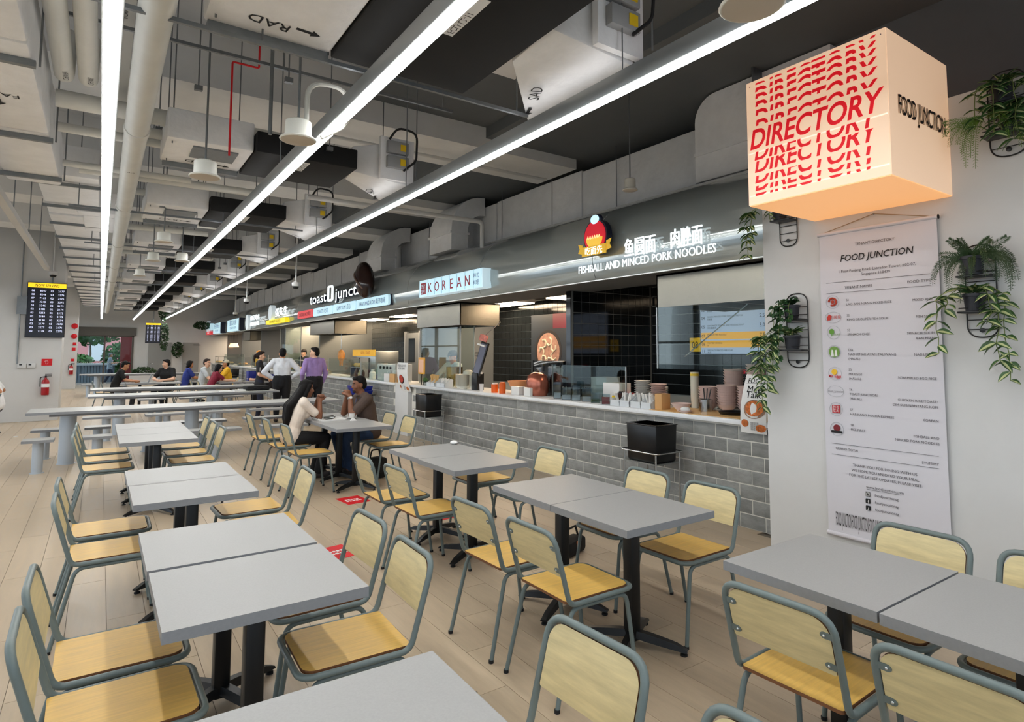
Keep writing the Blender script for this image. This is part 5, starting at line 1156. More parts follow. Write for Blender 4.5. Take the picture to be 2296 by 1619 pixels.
t = thing('stock_pot', 'tall brass coloured stock pot inside the Korean stall', 'pot', (5.52, 10.3, 1.001)); MB().lathe([(.15, 0), (.155, .34), (.165, .345), (.15, .34), (.14, .01), (0, .01)], n=24).build('body', mat('brass_pot', (176, 140, 80), .22, .9), t, ang=.6); MB().tube([(0, -.155, .25), (0, -.2, .27), (0, -.155, .29)], .01, 6).build('handle', M_chrome, t)
t = thing('tip_stand', 'orange framed order notice on a stick by the Korean flyer', 'sign', (5.1, 10.85, 1.001)); MB().cyl((0, 0, 0), (0, 0, .2), .008).build('stick', M_blackp, t); MB().box(-.01, -.14, .2, .01, .14, .52).build('frame', mat('orange_frame', (232, 170, 60), .5), t, bevel=.01); MB().box(-.013, -.10, .23, -.01, .10, .48).build('notice', mat('notice_peach', (236, 190, 160), .6), t, smooth=False)
t = thing('condiment_plant', 'small green herb jar below the orange notice', 'jar', (5.06, 10.6, 1.001)); MB().lathe([(.04, 0), (.042, .09), (.038, .09), (0, .085)], n=14).build('jar', M_clear, t); MB().ball((0, 0, .1), (.05, .05, .045), 10, 7).build('herbs', M_greens, t)
# toast stall counter
t = thing('toaster_oven', 'white oven with dark knobs on the toast stall counter', 'appliance', (5.34, 12.75, 1.001)); MB().box(-.2, -.5, 0, .2, .5, .36).build('body', M_plw, t, bevel=.012)
for k in range(4): MB().cyl((-.2, -.28 + k * .19, .28), (-.225, -.28 + k * .19, .28), .03, n=14).build('knob', M_blackp, t)
for k in range(2): MB().cyl((-.05, -.3 + k * .3, .36), (-.05, -.3 + k * .3, .37), .1, n=18).build('hotplate', M_blackp, t)
t = thing('steamer_cabinet', 'steel steamer cabinet with yellow header in the toast stall', 'appliance', (5.75, 15.0, .9)); MB().box(-.3, -.8, 0, .3, .8, .75).build('body', M_steel, t, bevel=.01); MB().box(-.31, -.8, .62, -.3, .8, .78).build('header', mat('header_amber', (226, 170, 40), .5, emit=.25), t, smooth=False); MB().box(-.306, -.45, .08, -.3, .7, .58).build('glass_door', M_bp, t, smooth=False); MB().text('KAYA · TOAST', (-.313, -.15, .67), U_, V_, .07).build('lettering', mat('header_red', (190, 60, 30), .5), t, smooth=False)
for k, (x, y, h, r, c) in enumerate(((5.2, 13.7, .20, .075, (228, 230, 226)), (5.24, 13.45, .30, .05, (36, 112, 86)), (5.2, 13.3, .16, .055, (96, 60, 140)), (5.15, 14.2, .2, .045, (40, 28, 22)), (5.15, 14.42, .17, .04, (226, 206, 150)), (5.2, 14.75, .24, .06, (92, 40, 24)), (5.2, 12.15, .2, .05, (206, 196, 160)))):
    nm = ('big white bottle', 'tall green bottle', 'purple tin', 'dark drink cup', 'pale custard cup', 'dark red tea glass', 'cream milk jug')[k]
    t = thing('drink_bottle', nm + ' on the toast stall counter', 'bottle', (x, y, 1.001), 0, 'bottles on the toast counter'); m = mat(nm.replace(' ', '_'), c, .35)
    MB().lathe([(r, 0), (r, h * .7), (r * .55, h * .85), (r * .5, h), (0, h)], n=16).build('body', m, t, ang=.6); MB().lathe([(r * .56, h), (r * .56, h + .02), (0, h + .022)], n=12).build('cap', M_plw, t)
t = thing('snack_shelf', 'two tier display shelf of yellow snacks on the toast counter', 'shelf', (5.2, 14.6, 1.001)); 
for z in (.005, .24): MB().box(-.1, -.35, z, .1, .35, z + .012).build('tier', M_alu, t)
for y in (-.34, .34): MB().box(-.1, y - .006, 0, .1, y + .006, .48).build('side', M_alu, t)
for k in range(5): MB().ball((0, -.26 + k * .13, .30), (.05, .055, .05), 10, 7).build('snack', mat('snack_yellow', (226, 180, 80), .5), t)
for k in range(2): 
    t = thing('tissue_holder', ('white', 'kraft')[k] + ' paper caddy with napkins on the right of the toast counter', 'caddy', (5.05, 12.3 - k * .3, 1.001), 0, 'caddies'); MB().box(-.08, -.13, 0, .08, .13, .17).build('box', (M_plw, mat('kraft_card', (206, 160, 104), .7))[k], t, bevel=.003); MB().ball((0, .02, .20), (.05, .08, .05), 10, 7).build('napkins', M_paper, t)
t = thing('roast_chicken', 'whole golden roast chicken hanging in the chicken rice window', 'food', (5.5, 16.9, 1.52)); MB().ball((0, 0, 0), (.1, .12, .17), 14, 10).build('body', mat('roast_gold', (206, 140, 70), .4, var=.2, scale=9), t); MB().tube([(0, 0, .15), (0, .02, .3), (0, 0, 1.139)], .008, 6).build('hook', M_chrome, t); MB().tube([(0, .06, -.14), (0, .09, -.28)], [.035, .018], 8).build('drumstick', MATS['roast_gold'], t); MB().tube([(0, -.06, -.14), (0, -.09, -.28)], [.035, .018], 8).build('drumstick', MATS['roast_gold'], t)
# farther stalls: trays, warm display cases
for k, (y, c, lab) in enumerate(((18.0, (220, 160, 50), 'amber snack tray'), (19.6, (206, 90, 60), 'red sauce tray'), (20.8, (230, 190, 80), 'yellow fried rice tray'), (24.4, (236, 206, 70), 'bright yellow display case'), (25.9, (226, 176, 90), 'golden snack case'), (29.5, (190, 150, 100), 'brown food tray'), (33.2, (240, 206, 150), 'warm lit pastry case'), (36.0, (236, 200, 130), 'cream bun case at the far end'))):
    t = thing('display_case', lab + ' on the far counter', 'display case', (5.25, y, 1.001), 0, 'far display cases'); MB().box(-.18, -.45, 0, .18, .45, .05).build('base', M_steel, t)
    q = random.Random(k)
    for j in range(7): MB().ball((q.uniform(-.1, .1), -.36 + j * .12, .09), (.07, .07, .05), 8, 6).build('food_piece', mat('food_%d' % k, c, .5, emit=.05), t)
    MB().box(-.19, -.46, .34, .19, .46, .36).build('top', M_steel, t)
    for yy in (-.45, .45): MB().box(-.18, yy - .01, .05, -.16, yy + .01, .34).build('post', M_steel, t)
for k in range(6):
    y = 35.2 - .35 * k; t = thing('heat_lamp', 'warm pendant heat lamp over the mixed rice counter', 'lamp', (5.6, y, 1.85), 0, 'row of warm heat lamps')
    MB().lathe([(.11, 0), (.04, .16), (.02, .2), (0, .2)], n=14).build('shade', mat('heat_lamp_shade', (236, 170, 120), .4, emit=2.0, emit_rgb=(255, 190, 130)), t); MB().cyl((0, 0, .2), (0, 0, .78), .006, n=5).build('cord', M_blackp, t)
# ---------------------------------------------------------------- tray return racks
def binrack(lab, x, y, m, w=.31, d=.42, h=.375):
    t = thing('tray_rack', lab + ' steel stand', 'rack', (x, y, 0), 0, 'tray return stands')
    a, b_ = w / 2 + .045, d / 2 + .045
    MB().tube(fillet([(-a, -b_, .635), (a, -b_, .635), (a, b_, .635), (-a, b_, .635)], .05, True), .008, 8, True).build('top_rail', M_chrome, t)
    for sx in (-1, 1):
        for sy in (-1, 1): MB().cyl((sx * a * .86, sy * b_ * .86, 0), (sx * a * .86, sy * b_ * .86, .635), .009, n=8).build('leg', M_chrome, t)
    MB().box(-a * .86, -b_ * .86, .52, a * .86, b_ * .86, .531).build('tray_shelf', M_steel, t); MB().tube([(-a * .86, -b_ * .86, .12), (-a * .86, b_ * .86, .12)], .006, 6).build('brace', M_chrome, t)
    k = thing('tray_bin', lab + ' bin', 'bin', (x, y, .5315), 0, 'tray return bins')
    MB().frustum((0, 0, 0), (w * .95, d * .95), (w, d), h).build('body', m, k, bevel=.02); MB().box(-w / 2 - .004, -d / 2 - .004, h - .012, w / 2 + .004, d / 2 + .004, h).build('lid', m, k, bevel=.006)
M_bin = mat('black_bin_plastic', (12, 12, 13), .3); M_blue = mat('blue_bin_plastic', (24, 40, 140), .35)
binrack('black bin nearest the directory wall,', 4.66, 4.44, M_bin); binrack('black bin below the Korean stall flyer,', 4.66, 9.62, M_bin)
binrack('blue bin behind the standing woman,', 4.66, 24.6, M_blue); binrack('blue bin between the standing trio,', 4.66, 20.8, M_blue); binrack('far black bin, left one,', 4.66, 31.6, M_bin); binrack('far black bin, right one,', 4.66, 28.2, M_bin)
t = thing('tray_stand', 'steel stand with low blue trays behind the seated man', 'rack', (4.62, 12.9, 0))
for sx in (-1, 1):
    for sy in (-1, 1): MB().cyl((sx * .22, sy * .3, 0), (sx * .22, sy * .3, .72), .009, n=8).build('leg', M_chrome, t)
MB().box(-.23, -.31, .70, .23, .31, .715).build('shelf', M_blackp, t)
for k in range(2): tag(MB().frustum((0, 0, 0), (.36, .46), (.40, .52), .09).build('blue_tray', M_blue, None, (4.62, 12.9, .716 + k * .095), bevel=.012), ('lower', 'upper')[k] + ' blue tray stacked on the steel stand', 'tray', 'stacked blue trays')
# ---------------------------------------------------------------- screens on columns, fire gear
def tv(lab, loc, w, h, title, rows, cols, stand=None):
    t = thing('queue_screen', lab, 'screen', loc); MB().box(-w / 2, 0, -h / 2, w / 2, .06, h / 2).build('case', M_blackp, t, bevel=.006)
    MB().box(-w / 2 + .012, -.004, -h / 2 + .012, w / 2 - .012, 0, h / 2 - .012).build('display', mat('screen_black', (10, 10, 22), .25, emit=.25), t, smooth=False)
    MB().box(-w / 2 + .012, -.007, h / 2 - .012 - h * .085, w / 2 - .012, -.004, h / 2 - .012).build('title_bar', mat('screen_amber', (240, 200, 40), .5, emit=.7), t, smooth=False)
    fit(MB(), title, (0, -.009, h / 2 - .012 - h * .068), X_, Z_, h * .05, w * .6, off=.01).build('title_lettering', M_ink, t, smooth=False)
    b = MB(); n = len(rows)
    for k, r in enumerate(rows):
        z = h / 2 - h * .15 - k * h * .80 / n
        for c, s in zip((-.35, -.10, .13, .36), r): b.text(s, (c * w, -.008, z - h * .018), X_, Z_, h * .033)
    b.build('numbers', mat('screen_white', (216, 220, 250), .5, emit=.8), t, smooth=False)
    return t
ROWS = [l.split() for l in '08 8247 02 2177|08 8246 03 3276|07 7163 02 2176|03 3245 03 3275|03 3246 02 2175|02 2181 02 2174|03 3253 02 2173|02 2180 02 2172|03 3130 03 3274|02 2179 03 3273|03 3277 02 2171|02 2178 03 3272'.split('|')]
tv('tall queue screen titled NOW SERVING on the white column', (-1.085, 18.22, 2.595), .735, 1.29, 'NOW SERVING', ROWS, 4)
t = tv('small far queue screen hanging near the end wall', (2.02, 34.0, 2.50), .62, .96, 'NOW SERVING', ROWS, 4); MB().cyl((0, .03, .48), (0, .03, 2.499), .02).build('drop_pole', M_galv, t)
def extinguisher(lab, loc, s=1.):
    t = thing('fire_extinguisher', lab, 'extinguisher', loc, 0, 'red fire extinguishers'); m = mat('extinguisher_red', (158, 22, 28), .3)
    MB().lathe([(.0, 0), (.07 * s, .008), (.075 * s, .03), (.075 * s, .30 * s), (.06 * s, .35 * s), (.025 * s, .38 * s), (.022 * s, .41 * s), (0, .41 * s)], (0, -.085 * s, 0), 20).build('cylinder', m, t, ang=.7)
    MB().lathe([(.0765 * s, .19 * s), (.0765 * s, .27 * s)], (0, -.085 * s, 0), 20).build('label_band', M_paper, t); MB().cyl((0, -.085 * s, .40 * s), (0, -.085 * s, .46 * s), .018 * s, n=10).box(-.02, -.10, .44 * s, .11 * s, -.07, .455 * s).obox((.05 * s, -.085, .49 * s), (.13 * s, .025, .012)).build('valve', M_blackp, t)
    MB().tube(fillet([(-.02, -.085, .43 * s), (-.10 * s, -.085, .42 * s), (-.095 * s, -.1, .2 * s)], .05), .01, 6).build('hose', M_rubber, t); MB().box(-.05, -.02, .15, .05, 0, .3 * s).build('wall_bracket', M_galv, t)
extinguisher('red extinguisher hanging on the white column', (-1.02, 18.30, .60)); extinguisher('small far red extinguisher on the second column', (-1.0, 33.0, .62), 1.0)
t = thing('safety_sign', 'square red sign with white extinguisher outline on the column', 'sign', (-1.02, 18.296, 1.37)); MB().box(-.1, -.006, -.08, .1, 0, .08).build('plate', M_red, t, smooth=False); MB().tube(fillet([(-.02, -.008, -.04), (-.02, -.008, .03), (.02, -.008, .03), (.02, -.008, -.04)], .015, True), .004, 5, True).tube([(-.015, -.008, .035), (-.045, -.008, .02)], .004, 5).build('symbol', M_paper, t)
for k, x in enumerate((-1.47, -1.30)):
    t = thing('thermostat', ('left', 'right')[k] + ' white control box on the column', 'control box', (x, 18.296, 1.29), 0, 'white control boxes'); MB().box(-.08, -.04, -.055, .08, 0, .055).build('case', M_white, t, bevel=.006); MB().box(-.05, -.042, .01, .0, -.04, .04).build('display', M_blackp, t, smooth=False)
pipe('thin grey conduit running down the column left of the queue screen', [(-1.56, 18.27, 1.33), (-1.56, 18.27, 4.95)], .012, M_galv, 'conduit'); pipe('thin conduit above the queue screen', [(-1.0, 18.27, 3.25), (-1.0, 18.27, 4.95)], .014, M_galv, 'conduit')
tag(MB().box(-.09, -.06, 0, .09, 0, .42).build('junction_box', M_galv, None, (-1.53, 18.22, 2.48)), 'grey junction box left of the queue screen', 'box')
for k, (z, r) in enumerate(((2.72, .12), (2.28, .11))):
    t = thing('fire_bell', ('upper', 'lower')[k] + ' red fire bell on the far column', 'bell', (-.96, 33.0, z), 0, 'red fire bells'); MB().lathe([(r, 0), (r * .95, .05), (r * .5, .08), (0, .085)], n=18, axis=Matrix(((1, 0, 0), (0, 0, -1), (0, 1, 0)))).build('gong', M_red, t); MB().cyl((0, -.02, -r - .03), (0, -.02, -r + .02), .02).build('striker', M_galv, t)
for k, (z, w) in enumerate(((1.95, .12), (1.72, .13), (1.25, .11))): tag(MB().box(-w / 2, -.04, -w / 2, w / 2, 0, w / 2).build('alarm_point', M_red, None, (-.93 - .02 * k, 33.0, z), bevel=.005), 'small square red alarm point on the far column, %s of three' % ('top', 'middle', 'lowest')[k], 'alarm', 'red alarm points')
# greenery hung near the far wall
def hangplant(lab, c, r, n, seed):
    t = thing('hanging_plant', lab, 'plant', c, 0, 'far hanging plants'); o = leafcloud('foliage', '', '', (0, 0, 0), r, n, .06, mat('far_plant_green', (52, 78, 46), .6, var=.4, scale=6), seed); o.parent = t; o['kind'] = 'stuff'; MB().lathe([(.06, -.02), (.09, .12), (.08, .12), (0, .1)], (0, .05, 0), 12).build('pot', M_pot, t)
    if c[1] < 36: MB().cyl((0, .05, .1), (0, .05, 4.99 - c[2]), .008, n=5).build('cord', M_galv, t)
hangplant('dark hanging plant trailing beside the far queue screen', (2.50, 34.5, 2.35), (.22, .2, .75), 300, 1); hangplant('dark plant on a high shelf above the far queue screen', (2.40, 33.5, 3.55), (.22, .2, .5), 260, 2); hangplant('round dark plant between the two grey doors', (3.36, 37.3, 1.72), (.28, .2, .42), 300, 3); hangplant('dark plant box at the far end of the canopy', (4.4, 36.3, 3.0), (.5, .3, .22), 300, 4)
hangplant('low green planter before the white wall right of the glass doors', (1.85, 36.9, .62), (.6, .25, .22), 300, 5)
tag(MB().box(1.25, 36.6, 0, 2.5, 37.2, .5).build('planter_box', M_white, None), 'white planter box by the end wall', 'planter')
# ---------------------------------------------------------------- people
def capsules(b, pts):
    for i, (p, r) in enumerate(pts):
        b.ball(p, r, 12, 8)
        if i: b.tube([pts[i - 1][0], p], [pts[i - 1][1], r], 12)
def remesh(b, name, m, parent, vox, sm=4):
    me = bpy.data.meshes.new(name); me.from_pydata([tuple(v) for v in b.v], [], b.f); o = bpy.data.objects.new(name, me); COL.objects.link(o)
    r = o.modifiers.new('r', 'REMESH'); r.mode = 'VOXEL'; r.voxel_size = vox
    s = o.modifiers.new('s', 'SMOOTH'); s.factor = .5; s.iterations = sm
    dg = bpy.context.evaluated_depsgraph_get(); m2 = bpy.data.meshes.new_from_object(o.evaluated_get(dg)); bpy.data.objects.remove(o); bpy.data.meshes.remove(me)
    m2.name = name; m2.materials.clear(); m2.materials.append(m); m2.shade_smooth()
    return link(name, m2, parent)
def hand(b, w, d, n, curl, side):
    w, d, n = Vector(w), Vector(d).normalized(), Vector(n); n = (n - d * n.dot(d)).normalized(); s = n.cross(d) * side
    for k in (-1, 0, 1): capsules(b, [(w + s * k * .014, .018), (w + d * .045 + s * k * .022, .016), (w + d * .085 + s * k * .024, .013)])
    for i in range(4):
        p = w + d * .088 + s * (-.031 + .0205 * i); L = (.066, .075, .070, .054)[i]; ch = [(p, .0105)]; a = 0
        for f, c in ((.45, .8), (.32, 1.1), (.23, .7)):
            a += curl * c; p = p + (d * math.cos(a) + n * math.sin(a)) * L * f; ch.append((p, .0095 if f > .3 else .008))
        capsules(b, ch)
    p0 = w + d * .02 - s * .02; p1 = p0 + (d * .55 - s * .75 + n * .3).normalized() * .045; p2 = p1 + (d * .8 - s * .25 + n * (.25 + curl * .5)).normalized() * .034; p3 = p2 + (d * .8 + n * curl * .6).normalized() * .026
    capsules(b, [(p0, .016), (p1, .013), (p2, .011), (p3, .009)])
SK = {'fair': (222, 176, 148), 'tan': (186, 132, 98), 'brown': (128, 82, 58), 'deep': (104, 66, 46)}
def person(lab, loc, rz, sit=False, h=1.72, build=1., skin='fair', top=(30, 30, 32), bottom=(30, 30, 34), shoes=(24, 24, 26), hair=(20, 18, 18), sleeve='short', J=None, head=(0, 0), hairstyle='short', vox=.010, handn=None, curl=.35, collar=False, extra=None, tuck=False, hem=None, female=False, beard=False):
    t = thing('person', lab, 'person', loc, rz, None); k = h / 1.72; B = build
    if sit: D = dict(pelvis=(-.04, 0, .56), waist=(-.03, 0, .71), chest=(.02, 0, .92), neck=(.05, 0, 1.10), head=(.085, 0, 1.24), hip=(0, .09, .555), knee=(.42, .11, .545), ankle=(.37, .12, .09), toe=(.52, .13, .035), sh=(.03, .175, 1.055), el=(.22, .23, .80), wr=(.44, .10, .80))
    else: D = dict(pelvis=(-.01, 0, .94), waist=(0, 0, 1.09), chest=(.0, 0, 1.28), neck=(-.01, 0, 1.46), head=(.015, 0, 1.60), hip=(0, .09, .93), knee=(.02, .10, .50), ankle=(-.02, .105, .09), toe=(.13, .12, .035), sh=(-.005, .18, 1.42), el=(-.03, .245, 1.14), wr=(.05, .25, .89))
    for q, v in (J or {}).items(): D[q] = v
    def g(n, s):
        v = D.get(n + ('L' if s > 0 else 'R'))
        if v is None: v = (D[n][0], D[n][1] * s, D[n][2])
        return Vector(v) * k
    c = {n: Vector(D[n]) * k for n in ('pelvis', 'waist', 'chest', 'neck', 'head')}
    HM = Matrix.Rotation(math.radians(head[0]), 3, 'Z') @ Matrix.Rotation(math.radians(head[1]), 3, 'Y')
    hd = lambda x, y, z: c['head'] + HM @ (Vector((x, y, z)) * k)
    wq = .86 if female else 1.0
    b = MB()
    # torso, neck, head
    for s in (-1, 0, 1):
        capsules(b, [(c['pelvis'] + Vector((0, s * .07, 0)), .105 * B), (c['waist'] + Vector((0, s * .06 * wq, 0)), .092 * B * wq), (c['chest'] + Vector((0, s * .075, 0)), .10 * B * wq), ((g('sh', s) * .75 + c['neck'] * .25, .055) if s else (c['neck'], .05))])
    capsules(b, [(c['neck'] - Vector((0, 0, .03)), .062), (c['neck'] * .5 + c['head'] * .5, .052), (hd(-.01, 0, -.05), .055)])
    b.ball(hd(-.012, 0, .03), (.095 * k, .076 * k, .092 * k), 18, 12, HM); b.ball(hd(.018, 0, -.035), (.070 * k, .060 * k, .085 * k), 16, 10, HM)
    b.ball(hd(.055, 0, -.085), (.032 * k, .034 * k, .028 * k), 10, 8, HM)
    capsules(b, [(hd(.078, 0, .02), .010), (hd(.097, 0, -.022), .013)]); b.ball(hd(.088, 0, -.026), (.013, .02, .011), 8, 6, HM)
    b.ball(hd(.078, 0, -.058), (.013, .026, .014), 8, 6, HM)
    for s in (-1, 1): b.ball(hd(-.012, s * .077, -.012), (.022, .012, .034), 8, 6, HM); b.ball(hd(.055, s * .038, -.025), (.03, .026, .03), 8, 6, HM)
    # arms, hands, legs, feet
    for s in (-1, 1):
        S, E, Wr = g('sh', s), g('el', s), g('wr', s)
        capsules(b, [(S, .056 * B), (S.lerp(E, .45), .047 * B), (E, .039 * B), (E.lerp(Wr, .3), .039 * B), (Wr, .027)])
        hn = (handn or {}).get(s); dv = (Wr - E).normalized()
        if hn: dv = Vector(hn[0])
        hand(b, Wr, dv, hn[1] if hn else (0, -s, -.2), curl, s * (1 if True else -1))
        Hp, Kn, An, To = g('hip', s), g('knee', s), g('ankle', s), g('toe', s)
        capsules(b, [(Hp, .095 * B), (Hp.lerp(Kn, .5), .078 * B), (Kn, .056 * B), (Kn.lerp(An, .3), .055 * B), (An, .036)])
        capsules(b, [(An - Vector((.02, 0, .02)), .036), (An.lerp(To, .6) - Vector((0, 0, .01)), .036), (To, .026)])
    M_sk = mat('skin_' + skin, SK[skin], .5, var=.06, scale=12)
    remesh(b, 'body', M_sk, t, vox)
    # clothes
    nm = '%d_%d_%d' % tuple(top); b = MB(); e = .012
    for s in (-1, 1):
        S, E, Wr = g('sh', s), g('el', s), g('wr', s); low = c['pelvis'] + Vector((0, s * .075, (.10 if tuck else -.05)))
        if sit: low = c['pelvis'] + Vector((0.0, s * .075, .02))
        capsules(b, [(low, (.122 if not tuck else .100) * B), (c['waist'] + Vector((0, s * .064 * wq, 0)), .105 * B * wq), (c['chest'] + Vector((0, s * .078, 0)), .113 * B * wq), (S * .78 + c['neck'] * .22, .067)])
        if s > 0: capsules(b, [(low * .5 + Vector((low.x, -low.y, low.z)) * .5, (.122 if not tuck else .1) * B), (c['waist'], .107 * B * wq), (c['chest'], .116 * B * wq), (c['neck'] + Vector((-.012, 0, -.045)), .082)])
        capsules(b, [(S * .92 + c['neck'] * .08, .064), (S * .5 + c['neck'] * .5, .066), (c['neck'] + Vector((-.012, s * .035, -.03)), .056)])
        if sleeve == 'short': capsules(b, [(S, .066 * B), (S.lerp(E, .5), .060 * B), (S.lerp(E, .68), .059 * B)])
        elif sleeve == 'long': capsules(b, [(S, .066 * B), (S.lerp(E, .5), .060 * B), (E, .054 * B), (E.lerp(Wr, .5), .049 * B), (E.lerp(Wr, .93), .038 * B)])
        else: capsules(b, [(S, .064 * B), (S.lerp(E, .2), .06 * B)])
    if female: b.ball(c['chest'] + Vector((.07, .07, -.02)), .07, 10, 8).ball(c['chest'] + Vector((.07, -.07, -.02)), .07, 10, 8)
    remesh(b, 'shirt', mat('cloth_' + nm, top, .8, var=.12, scale=9, bump=.25, bscale=22), t, vox, 3)
    if collar:
        cc = c['neck'] + Vector((.0, 0, -.005)); MB().tube([cc + Vector((.062 * math.cos(a), .066 * math.sin(a), .01 - .018 * math.cos(a))) for a in [i * PI / 8 for i in range(16)]], .014, 8, True).build('collar', MATS['cloth_' + nm], t)
    b = MB(); nb_ = '%d_%d_%d' % tuple(bottom)
    for s in (-1, 1):
        Hp, Kn, An = g('hip', s), g('knee', s), g('ankle', s)
        capsules(b, [(c['pelvis'] + Vector((0, s * .07, .085 if tuck else .03)), (.115 if tuck else .104) * B), (Hp, (.114 if tuck else .104) * B), (Hp.lerp(Kn, .5), .091 * B), (Kn, .070 * B), (Kn.lerp(An, .4), .066 * B), (An + Vector((0, 0, .01)), .055)])
    capsules(b, [(c['pelvis'] + Vector((0, -.06, .085 if tuck else .03)), (.113 if tuck else .104) * B), (c['pelvis'] + Vector((0, .06, .085 if tuck else .03)), (.113 if tuck else .104) * B)])
    q_ = 1 if tuck else .88; capsules(b, [(c['pelvis'] + Vector((-.012 * tuck, 0, .06 if tuck else .0)), .116 * B * q_), (c['pelvis'] + Vector((-.008 * tuck, 0, -.04)), .112 * B * q_)])
    remesh(b, 'trousers', mat('cloth_' + nb_, bottom, .85, var=.15, scale=9, bump=.2, bscale=22), t, vox, 3)
    for s in (-1, 1):
        b = MB(); An, To = g('ankle', s), g('toe', s); An = Vector((An.x, An.y, .07)); capsules(b, [(An - Vector((.035, 0, .028)), .04), (An.lerp(To, .5) - Vector((0, 0, .01)), .043), (To + Vector((0, 0, .004)), .034)])
        for i, v in enumerate(b.v): b.v[i] = (v[0], v[1], max(0.002, v[2]))
        b.build('shoe', mat('shoe_%d' % shoes[0], shoes, .6), t)
    # face
    M_eye = mat('eye_white', (168, 158, 150), .4); M_iris = mat('iris_dark', (32, 22, 18), .2); M_lip = mat('lips_' + skin, tuple(int(v * .8) if i == 0 else int(v * .62) for i, v in enumerate(SK[skin])), .5); M_hair = mat('hair_%d' % hair[0], hair, .62, var=.3, scale=30, stretch=(8, 8, 1), spec=.2)
    for s in (-1, 1):
        ey = MB().ball(hd(.074, s * .031, .012), (.010, .012, .0055), 10, 8, HM).build('eye', M_eye, t); MB().ball(hd(.0815, s * .031, .012), (.0042, .0078, .0058), 8, 6, HM).build('iris', M_iris, ey)
        MB().tube([hd(.079, s * .014, .031), hd(.080, s * .032, .037), hd(.068, s * .05, .031)], .0045, 6).build('eyebrow', M_hair, t)
    MB().tube([hd(.080, -.024, -.057), hd(.090, 0, -.055), hd(.080, .024, -.057)], .0055, 6).build('lips', M_lip, t)
    b = MB()
    if hairstyle != 'scarf':
        b.ball(hd(-.026, 0, .050), (.092 * k, .083 * k, .085 * k), 18, 12, HM); b.ball(hd(-.055, 0, .005), (.066 * k, .076 * k, .085 * k), 16, 10, HM)
        b.ball(hd(.035, 0, .098), (.048 * k, .062 * k, .030 * k), 12, 8, HM)
    if hairstyle == 'long':
        for s in (-1, 0, 1): capsules(b, [(hd(-.05, s * .05, .02), .05), (c['neck'] + Vector((-.075, s * .055, .02)), .055), (c['chest'] + Vector((-.125, s * .07, .08)), .048), (c['chest'] + Vector((-.14, s * .062 + .012 * s * s, -.07)), .042), (c['chest'] + Vector((-.145, s * .05, -.16)), .024), (c['chest'] + Vector((-.15, s * .04, -.21)), .010)])
        for s in (-1, 1): capsules(b, [(hd(.02, s * .07, .05), .028), (hd(-.01, s * .088, -.04), .026), (hd(-.03, s * .09, -.12), .03)])
    elif hairstyle == 'bob':
        for s in (-1, 0, 1): capsules(b, [(hd(-.05, s * .05, .02), .05), (hd(-.06, s * .06, -.09), .045)])
        for s in (-1, 1): capsules(b, [(hd(.02, s * .072, .05), .024), (hd(.0, s * .083, -.06), .024)])
    elif hairstyle == 'pony': capsules(b, [(hd(-.10, 0, .04), .035), (hd(-.15, 0, .0), .032), (hd(-.155, 0, -.10), .024), (hd(-.15, 0, -.17), .012)])
    elif hairstyle == 'tuft': b.ball(hd(.0, 0, .12), (.07, .06, .035), 10, 8, HM)
    elif hairstyle == 'scarf':
        b.ball(hd(-.025, 0, .03), (.105 * k, .095 * k, .108 * k), 18, 12, HM); capsules(b, [(hd(-.03, 0, -.08), .085), (c['neck'] + Vector((-.01, 0, -.02)), .11)])
    remesh(b, 'hair' if hairstyle != 'scarf' else 'head_scarf', M_hair, t, vox, 3)
    if beard: MB().ball(hd(.068, 0, -.082), (.026, .034, .022), 10, 8, HM).build('stubble', mat('stubble', (48, 34, 28), .8), t)
    if hairstyle == 'cap' or (extra and 'cap' in extra):
        col = (extra or {}).get('cap', (30, 30, 34)); cb = MB().ball(hd(-.02, 0, .07), (.104 * k, .093 * k, .075 * k), 16, 10, HM); capsules(cb, [(hd(.06, -.04, .075), .012), (hd(.13, 0, .06), .012), (hd(.06, .04, .075), .012)]); remesh(cb, 'cap', mat('cap_%d_%d' % col[:2], col, .8), t, vox, 2)
    return t, D, k, hd, g, HM
hug = {-1: ((.15, .55, .8), (.3, .8, -.3)), 1: ((.15, -.55, .8), (.3, -.8, -.3))}
t, D, k, hd, g, HM = person('woman with long black hair in a cream T-shirt, elbows on the table', (2.06, 8.15, .012), 0, True, 1.58, .92, 'brown', (226, 212, 198), (20, 20, 22), (40, 36, 36), (18, 15, 15), 'short',
    dict(pelvis=(-.04, 0, .56), waist=(.0, 0, .71), chest=(.06, 0, .92), neck=(.11, 0, 1.09), head=(.165, 0, 1.235), sh=(.09, .16, 1.05), el=(.31, .16, .845), wr=(.335, .055, 1.06), knee=(.43, .09, .545), ankle=(.33, .10, .09), toe=(.47, .11, .035)), (-4, 8), 'long', .0075, hug, .75, female=True)
MB().box(-.003, -.0, 0, .003, .02, .03).build('trouser_logo', M_paper, t, (-.10, -.165, .52))
t, D, k, hd, g, HM = person('man in a brown polo shirt with blue lanyard, hands clasped at his mouth', (3.02, 8.12, .012), PI, True, 1.62, 1.10, 'brown', (78, 62, 54), (38, 58, 88), (40, 38, 40), (18, 16, 16), 'short',
    dict(waist=(.0, 0, .71), chest=(.05, 0, .93), neck=(.09, 0, 1.10), head=(.14, 0, 1.24), sh=(.07, .19, 1.05), el=(.29, .17, .835), wr=(.285, .065, 1.085), knee=(.40, .14, .545), ankle=(.28, .13, .09), toe=(.43, .14, .035)), (0, 6), 'short', .0075, hug, .8, True, beard=True)
b = MB()
for s in (-1, 1): b.tube([c * k for c in (Vector((.05, s * .07, 1.10)), Vector((.14, s * .07, 1.04)), Vector((.175, s * .04, .92)), Vector((.165, s * .01, .80)))], .006, 6)
